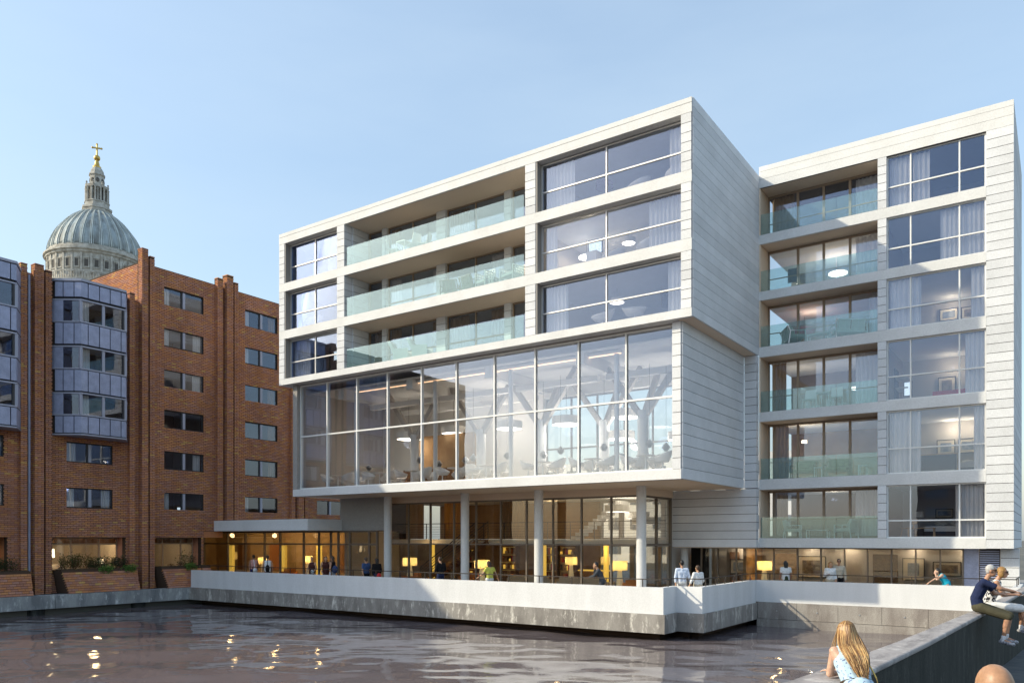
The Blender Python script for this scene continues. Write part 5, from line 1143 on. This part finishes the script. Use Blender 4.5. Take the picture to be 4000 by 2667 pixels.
def figure(label, loc, face, H=1.75, J=None, skin='skin_a', g=1.0, top=None, sleeve=.5, bottom=None, hair=('hair_brown', 'short'), vox=.013, shoes='black_cloth', group=None, headrot=0, glasses=False, skirt=None, fat=1.0, fingers=.0105, smooth=3):
    j = dict(STAND); j.update(J or {}); s = H/1.75; P = {k: V3(v)*s for k, v in j.items()}
    mb = MB(); torso(mb, P, g); nk, hd = P['nk'], P['hd']
    up = (hd-nk).normalized(); RM = Matrix.Rotation(headrot, 3, 'Z')
    mb.caps(nk-up*.06, hd-up*.04, .052, .05)
    fw = RM @ Vector((0, 1, 0)); rt = RM @ Vector((1, 0, 0))
    mb.ell(hd+Vector((0, 0, .025)), .074, .09, .098, 16, 10, RM); mb.ell(hd+fw*.028-Vector((0, 0, .045)), .054, .062, .068, 14, 8, RM)
    mb.caps(hd+fw*.088+Vector((0, 0, .012)), hd+fw*.108-Vector((0, 0, .022)), .010, .015, 8, 3)
    for q in (-1, 1): mb.ell(hd+rt*q*.078-fw*.005, .013, .022, .032, 8, 6, RM)
    for sd in 'LR':
        sh, el, wr, hp, kn, an, to = (P[k+sd] for k in 'sewhkat')
        mb.caps(sh, el, .050*fat, .040*fat); mb.caps(el, wr, .040*fat, .027*fat); hand(mb, wr, el, 1.0, .35, fingers)
        mb.caps(hp, kn, .088*fat, .058*fat); mb.caps(kn, an, .055*fat, .036); mb.caps(kn.lerp(an, .12)-Vector((0, .012, 0)), kn.lerp(an, .42)-Vector((0, .012, 0)), .052*fat, .046*fat); mb.caps(an, to, .036, .03)
    body = remesh(put('person', mb.mesh('person', skin), None, loc), vox, smooth); body.rotation_euler = (0, 0, face); tag(body, label, 'person', group)
    WP[body.name] = Vector((0, 0, 0))
    def part(nm, mb, mat, v=vox, it=smooth): return remesh(build(mb, nm, mat, body), v, it)
    if top:
        mb = MB(); torso(mb, P, g, .013, False, 1. if sleeve > 0 else .62); mb.caps(P['wst']-Vector((.05, 0, 0)), P['pel']-Vector((.06, 0, -.03)), .105, .118); mb.caps(P['wst']+Vector((.05, 0, 0)), P['pel']+Vector((.06, 0, .03)), .105, .118)
        for sd in 'LR':
            sh, el, wr = P['s'+sd], P['e'+sd], P['w'+sd]
            if sleeve > 0: mb.caps(sh, sh.lerp(el, min(1, sleeve)), .062*fat, .056*fat)
            if sleeve > 1: mb.caps(el, el.lerp(wr, sleeve-1), .054*fat, .043*fat)
        part('shirt', mb, top)
    if skirt:
        mat, zl, flare = skirt; mb = MB(); a = P['pel']; c = (P['kL']+P['kR'])/2; e = a.lerp(c, zl)
        mb.caps(a+Vector((0, 0, .06)), e, .135, .135+flare, 18, 4); part('skirt', mb, mat)
    if bottom:
        mat, ln = bottom; mb = MB(); hx = (P['hR']-P['hL']).normalized()
        mb.caps(P['pel']-hx*.07, P['pel']+hx*.07, .122, .122)
        for sd in 'LR':
            hp, kn, an = P['h'+sd], P['k'+sd], P['a'+sd]; mb.caps(hp, hp.lerp(kn, min(1, ln)), .100*fat, .078*fat if ln <= 1 else .072*fat)
            if ln > 1: mb.caps(kn, kn.lerp(an, ln-1), .070*fat, .058)
        part('trousers' if ln > 1.2 else 'shorts', mb, mat)
    for sd in 'LR': mb = MB(); mb.caps(P['a'+sd]-Vector((0, .03, .03)), P['t'+sd], .044, .038); part('shoe', mb, shoes)
    if hair:
        mat, st = hair; mb = MB(); hc = hd+Vector((0, 0, .035))
        if st != 'bald':
            mb.ell(hc-fw*.016+Vector((0, 0, .012)), .082, .093, .094, 16, 10, RM); mb.ell(hc-fw*.05-Vector((0, 0, .03)), .068, .052, .075, 12, 8, RM)
            if st == 'bob':
                for q in (-1, 1): mb.ell(hc+rt*q*.062-fw*.02-Vector((0, 0, .05)), .035, .06, .085, 10, 8, RM)
            if st in ('long', 'mid'):
                L_ = .30 if st == 'long' else .18
                for q in (-1, 0, 1): mb.caps(hc+rt*q*.05-fw*.06, hc+rt*q*.05-fw*.085-Vector((0, 0, L_)), .05, .03, 10, 3)
            if st == 'bun': mb.ell(hc-fw*.09+Vector((0, 0, .05)), .04, .04, .04, 10, 6)
            # keep the face free: only what lies behind the brow
            o = build(mb, 'hair', mat, body); remesh(o, vox*.8, 2)
    if glasses:
        mb = MB()
        for q in (-1, 1): mb.box(*sorted((q*.012, q*.066)), .088, .100, .004, .042); mb.box(*sorted((q*.066, q*.075)), -.01, .098, .026, .036)
        mb.box(-.013, .013, .092, .1, .025, .034); o = build(mb, 'sunglasses', 'black', body); o.location = hd; o.rotation_euler = (0, 0, headrot)
    else:
        for q in (-1, 1): o = build(MB().ell((q*.03, .086, .012), .011, .008, .006, 8, 5), 'eye', 'black', body); o.location = hd; o.rotation_euler = (0, 0, headrot)
    mb = MB(); mb.ell((0, .084, -.055), .022, .008, .006, 8, 5); o = build(mb, 'mouth', 'red_fabric', body); o.location = hd; o.rotation_euler = (0, 0, headrot)
    return body
def ang(dx, dy): return math.atan2(-dx, dy)
WALK = dict(kL=(-.09,.14,.52), aL=(-.1,.16,.09), tL=(-.11,.32,.04), kR=(.09,-.02,.50), aR=(.1,-.24,.12), tR=(.11,-.10,.035), wL=(-.25,-.10,.92), wR=(.25,.20,.95), eR=(.25,.0,1.13))
def J2(*ds, **k):
    d = {}
    for q in ds: d.update(q)
    d.update(k); return d
def bag(label, cat, loc, size, mat, strap=None, nm='shoulder_bag'):
    t = thing(nm, label, cat, loc); o = remesh(build(MB().ell(loc, *size, 16, 10), 'pouch', mat, t, True), .012, 3)
    if strap: mb = MB(); [mb.beam(p, q, .025, .008) for p, q in zip(strap, strap[1:])]; build(mb, 'strap', mat, t)
    return t
F0 = FLOOR
aw = ang(-.57, .82)        # facing straight away from the camera
figure('woman in a pink vest and blue shorts walking left with a white bag', (-35.5, 26.9, F0), ang(-1, .35), 1.74, WALK, 'skin_c', .9, 'pink_cloth', 0, ('blue_shorts', .55), ('hair_black', 'bun'))
bag('white shoulder bag hanging behind the woman in the pink vest', 'bag', (-35.2, 26.75, F0+.92), (.10, .15, .12), 'white_cloth', [(-35.2, 26.75, F0+1.0), (-35.45, 26.85, F0+1.5)])
figure('woman in a white vest and black skirt with a dark bag', (-34.35, 26.9, F0), ang(-.9, .6), 1.72, None, 'skin_b', .9, 'white_cloth', 0, None, ('hair_brown', 'short'), skirt=('black_cloth', .9, .03))
bag('dark shoulder bag of the woman in the white vest', 'bag', (-34.1, 26.7, F0+1.05), (.08, .13, .2), 'black_cloth', [(-34.1, 26.7, F0+1.1), (-34.3, 26.85, F0+1.48)])
figure('fair haired woman in a brown dress with white shawl facing the water', (-31.0, 27.0, F0), ang(.3, -1), 1.68, dict(wL=(-.15,.2,1.0), wR=(.2,.18,.95)), 'skin_a', .9, 'brown_cloth', 0, None, ('hair_gold', 'bun'), skirt=('brown_cloth', .95, .07))
bag('white patterned handbag held by the fair haired woman', 'bag', (-30.75, 26.8, F0+.95), (.13, .08, .11), 'pattern_bw')
figure('woman in a dark brown dress talking in the group of three', (-30.0, 27.0, F0), ang(.8, -.6), 1.72, dict(wR=(.2,.2,.98), wL=(-.2,.15,.92)), 'skin_a', .9, 'brown_cloth', 0, None, ('hair_brown', 'mid'), skirt=('brown_cloth', .95, .06))
figure('woman in a black top and pale jeans with a backpack', (-29.45, 26.95, F0), ang(-.9, -.2), 1.74, WALK, 'skin_b', .92, 'black_cloth', 0, ('pale_jeans', 1.9), ('hair_brown', 'mid'))
bag('blue grey backpack on the woman in pale jeans', 'backpack', (-29.22, 26.9, F0+1.1), (.13, .15, .2), 'jeans', None, 'backpack')
figure('man in a blue t-shirt and dark trousers walking left', (-27.15, 26.95, F0), ang(-1, .1), 1.70, WALK, 'skin_a', 1.08, 'blue_shirt', .6, ('black_cloth', 1.9), ('hair_brown', 'short'))
figure('woman in a dark jacket and jeans beside the man in blue', (-26.55, 27.05, F0), ang(-1, .3), 1.68, WALK, 'skin_a', .95, 'black_cloth', 1.9, ('jeans', 1.9), ('hair_black', 'mid'))
bag('red and blue bag carried by the woman in the dark jacket', 'bag', (-26.25, 26.9, F0+.85), (.09, .12, .15), 'red_fabric')
figure('man in a black suit looking down between two terrace columns', (-22.75, 27.2, F0), ang(-1, .25), 1.80, dict(wL=(-.1,.28,1.15), wR=(.12,.3,1.15), eL=(-.26,.02,1.15), eR=(.26,.02,1.15), hd=(0,.05,1.62)), 'skin_a', 1.12, 'black_cloth', 1.9, ('navy', 1.95), ('hair_brown', 'short'))
figure('dark haired woman in a yellow top and white trousers by the rail', (-19.7, 26.75, F0), ang(-.9, .35), 1.66, dict(wL=(-.42,.30,1.02), eL=(-.32,.1,1.15), wR=(.45,.02,1.0), eR=(.33,-.02,1.18), hd=(0,.07,1.61)), 'skin_a', .9, 'yellow_cloth', .4, ('white_cloth', 1.9), ('hair_brown', 'mid'))
figure('bearded man in a grey suit leaning on the rail', (-14.45, 26.85, F0), ang(-.85, -.5), 1.76, dict(pel=(0,-.05,.95), wst=(0,0,1.10), cst=(0,.09,1.28), nk=(0,.15,1.43), hd=(0,.21,1.57), sL=(-.18,.12,1.38), sR=(.18,.12,1.38), eL=(-.22,.28,1.18), wL=(-.12,.45,1.13), eR=(.22,.24,1.2), wR=(.06,.25,1.42)), 'skin_a', 1.1, 'grey_suit', 1.9, ('grey_suit', 1.95), ('hair_black', 'short'))
figure('man in a pale blue shirt holding hands on the terrace corner', (-11.55, 27.75, F0), aw, 1.79, J2(WALK, wR=(.34,.02,.92), eR=(.26,-.02,1.14)), 'skin_b', 1.08, 'pale_blue_cloth', 1.7, ('white_cloth', 1.9), ('hair_black', 'short'))
figure('boy in a white shirt holding the hand of the man in pale blue', (-11.05, 28.05, F0), ang(-.9, .6), 1.60, J2(WALK, wL=(-.40,-.02,.98), eL=(-.3,-.02,1.16)), 'skin_a', .92, 'white_cloth', 1.6, ('sand', 1.0), ('hair_brown', 'short'))
figure('woman in a white top and green skirt looking into the gallery', (-9.6, 34.3, F0), aw, 1.64, None, 'skin_b', .92, 'white_cloth', .5, None, ('hair_black', 'mid'), skirt=('dark_green', .95, .05))
figure('blonde woman in a pale cardigan arm in arm beside the gallery glass', (-7.78, 34.3, F0), ang(.45, -.9), 1.64, dict(wR=(.16,.2,1.2), wL=(-.2,.12,.95)), 'skin_a', .92, 'white_cloth', 1.6, ('sand', 1.9), ('hair_gold', 'long'))
figure('man in a beige jacket and sunglasses next to the blonde woman', (-7.5, 34.5, F0), ang(.3, -.95), 1.76, None, 'skin_b', 1.08, 'sand', 1.9, ('black_cloth', 1.95), ('hair_brown', 'short'), glasses=True)
figure('dark haired woman in a turquoise dress bending over the rear terrace wall', (-3.52, 33.95, F0), ang(-.95, -.3), 1.62, dict(cst=(0,.16,1.24), nk=(0,.26,1.36), hd=(0,.34,1.46), sL=(-.17,.2,1.33), sR=(.17,.2,1.33), eL=(-.2,.4,1.14), wL=(-.1,.42,1.35), eR=(.2,.42,1.12), wR=(.1,.6,1.02), wst=(0,.06,1.08)), 'skin_d', .9, 'cyan_cloth', 0, None, ('hair_black', 'mid'), skirt=('cyan_cloth', .9, .08))
# seated couple on the parapet
sit = dict(pel=(0,-.10,.13), wst=(0,-.13,.29), cst=(0,-.04,.50), nk=(0,.05,.675), hd=(0,.12,.82), hL=(-.10,-.06,.12), hR=(.10,-.06,.12), kL=(-.12,.42,-.02), kR=(.13,.40,-.04), aL=(-.10,.36,-.46), aR=(.13,.31,-.48), tL=(-.11,.53,-.53), tR=(.15,.48,-.55),
    sL=(-.20,.0,.615), sR=(.20,.0,.615), eR=(.17,.27,.50), wR=(.02,.50,.44), eL=(-.27,.16,.38), wL=(-.40,.28,.36))
man = figure('grey haired man in a navy t-shirt sitting on the parapet', (-1.285, 18.95, PT), R(-88), 1.87, sit, 'skin_b', 1.15, 'navy', .65, ('olive', 1.02), ('hair_grey', 'short'), .0085, 'shoe', None, 0, True, fat=1.08, fingers=.0095)
sit2 = J2(sit, sR=(.17,.02,.60), sL=(-.17,.02,.60), eR=(.19,.12,.35), wR=(.08,.34,.36), eL=(-.19,.16,.36), wL=(-.05,.38,.36), wst=(0,-.10,.28), cst=(0,-.01,.48), hd=(0,.13,.80), kL=(-.10,.48,.08), kR=(.10,.50,.07), aL=(-.08,.46,-.36), aR=(.12,.52,-.36), tL=(-.08,.62,-.43), tR=(.13,.68,-.43))
wom = figure('woman in a black and white patterned top sitting on the parapet', (-1.13, 19.72, PT), R(-84), 1.78, sit2, 'skin_b', .95, 'pattern_bw', 0, ('white_cloth', .95), ('hair_gold', 'bob'), .0085, 'shoe', None, R(-10), True, fingers=.0092)
for ob, jj, s in ((man, sit, 1.87/1.75), (wom, sit2, 1.78/1.75)):
    for sd in 'LR': mb = MB(); a = V3(jj['a'+sd])*s; k = V3(jj['k'+sd])*s; mb.caps(a, a.lerp(k, .16), .043, .045); remesh(build(mb, 'sock', 'sock', ob), .009, 2)
mb = MB(); mb.tube((.045, .475, .473), (.02, .51, .467), .036, n=12); build(mb, 'wristwatch', 'black', man)
PX, PY = .05, -.52
t = thing('paper_map', 'folded white paper held by the couple on the parapet', 'map', (-.62+PX, 20.1+PY, PT+.38)); build(MB().add([(-.72+PX,19.98+PY,PT+.36),(-.70+PX,20.24+PY,PT+.36),(-.50+PX,20.24+PY,PT+.50),(-.52+PX,19.98+PY,PT+.50),(-.715+PX,19.98+PY,PT+.352),(-.695+PX,20.24+PY,PT+.352),(-.495+PX,20.24+PY,PT+.492),(-.515+PX,19.98+PY,PT+.492)], [(0,1,2,3),(7,6,5,4),(0,4,5,1),(1,5,6,2),(2,6,7,3),(3,7,4,0)]), 'left_sheet', 'paper', t)
build(MB().add([(-.52+PX,19.98+PY,PT+.503),(-.50+PX,20.24+PY,PT+.503),(-.36+PX,20.24+PY,PT+.56),(-.40+PX,20.0+PY,PT+.66),(-.515+PX,19.98+PY,PT+.495),(-.495+PX,20.24+PY,PT+.495),(-.355+PX,20.24+PY,PT+.552),(-.395+PX,20.0+PY,PT+.652)], [(0,1,2,3),(7,6,5,4),(0,4,5,1),(1,5,6,2),(2,6,7,3),(3,7,4,0)]), 'right_sheet', 'paper', t)
# blonde woman leaning on the parapet in the foreground
lean = dict(pel=(0,.10,.93), wst=(0,.22,1.06), cst=(0,.355,1.235), nk=(0,.46,1.385), hd=(.01,.545,1.525), hL=(-.09,.09,.90), hR=(.09,.09,.90), kL=(-.09,.06,.48), kR=(.10,-.02,.49), aL=(-.1,0,.09), aR=(.12,-.12,.09), tL=(-.11,.16,.04), tR=(.14,.03,.04),
    sL=(-.16,.42,1.345), sR=(.16,.42,1.345), eL=(-.175,.52,1.085), eR=(.13,.54,1.085), wL=(.02,.66,1.085), wR=(-.06,.72,1.085))
BO = (-1.66, 8.80); BF = math.atan2(.528, .849); bz = gz(*BO)
bl_ = figure('blonde woman in a pale sleeveless dress leaning on the near parapet', (*BO, bz), BF, 1.75, lean, 'skin_d', .88, 'pattern_pale', 0, None, None, .0065, 'leather', skirt=('pattern_pale', .9, .05), fingers=.0088, smooth=4)
hd = V3(lean['hd']); HM = [MB(), MB(), MB()]; rr = random.Random(5)
for i in range(360):
    mb = HM[(0, 0, 1, 2)[rr.randrange(4)]]
    a = rr.uniform(-1, 1); th_ = a*1.75; ph = rr.uniform(.05, 1.0)
    crown = hd+Vector((.0, -.015, .125)); skull = lambda t, f: hd+Vector((math.sin(t)*.093*math.sin(f), -.012-math.cos(t)*.109*math.sin(f), .03+.110*math.cos(f)))
    pts = [skull(th_, .10+.1*rr.random()), skull(th_, .8), skull(th_, 1.45)]
    sx = math.sin(th_)*.105+rr.gauss(0, .012); ln = .25+.85*rr.random()
    back = math.cos(th_)
    if back > -.1:
        pts += [Vector((sx*1.05, .375-.02*back, 1.435)), Vector((sx*1.0+.01, .235-.012*back+rr.gauss(0, .01), 1.33)), Vector((sx*(1.05-.6*ln)+.025, .225-.12*ln-.012*back+rr.gauss(0, .012), 1.315-.20*ln+rr.gauss(0, .012)))]
    else:
        pts += [Vector((sx*1.25, .52, 1.41)), Vector((sx*1.35, .50, 1.33)), Vector((sx*1.3, .48, 1.28))]
    # smooth path
    P_ = []
    for k in range(len(pts)-1):
        p0 = pts[max(0, k-1)]; p1 = pts[k]; p2 = pts[k+1]; p3 = pts[min(len(pts)-1, k+2)]
        for u_ in (0, .33, .66): P_.append(.5*((2*p1)+(p2-p0)*u_+(2*p0-5*p1+4*p2-p3)*u_**2+(3*p1-p0-3*p2+p3)*u_**3))
    P_.append(pts[-1]); r0 = rr.uniform(.005, .009)
    for k in range(len(P_)-1):
        f0, f1 = k/(len(P_)-1), (k+1)/(len(P_)-1); mb.tube(P_[k], P_[k+1], r0*(1-.7*f0**2), r0*(1-.7*f1**2)+.0004, 5, False)
HM[0].ell(hd+Vector((0, -.012, .03)), .084, .098, .099, 18, 12)
for mb, mt in zip(HM, ('hair_blonde', 'hair_streak', 'hair_dark')): build(mb, 'hair', mt, bl_, True, 180)
mb = MB(); a = V3(lean['wst'])
for i in range(20):
    t0, t1 = 2*math.pi*i/20, 2*math.pi*(i+1)/20
    f = lambda t: a+Vector((math.cos(t)*.166, -.012+math.sin(t)*.108, -.035-math.sin(t)*.07))
    mb.beam(f(t0), f(t1), .014, .045)
build(mb, 'belt', 'leather', bl_)
t = thing('chain_strap_bag', 'black and gold strap bag across the blonde woman back', 'bag', (*BO, bz+1.1)); mb = MB(); L0 = bl_
def tow(q): q = V3(q); return Vector((BO[0]+q.x*math.cos(BF)-q.y*math.sin(BF), BO[1]+q.x*math.sin(BF)+q.y*math.cos(BF), bz+q.z))
pp = [tow(q) for q in ((.10,.225,1.28), (.135,.165,1.20), (.165,.115,1.11), (.19,.10,1.0))]
for p, q in zip(pp, pp[1:]): mb.beam(p, q, .016, .008)
build(mb, 'strap', 'gold', t); build(MB().ell(tow((.24,.14,.98)), .05, .11, .09, 14, 9), 'pouch', 'black_cloth', t, True)
# bald man at the bottom edge
b = figure('bald man whose head shows at the bottom right edge', (-.22, 4.05, gz(-.22, 4.05)), aw, 1.80, None, 'skin_bald', 1.15, 'navy', .6, ('jeans', 1.95), None, .009)
# darker ear and beard for the man in the suit are part of his hair
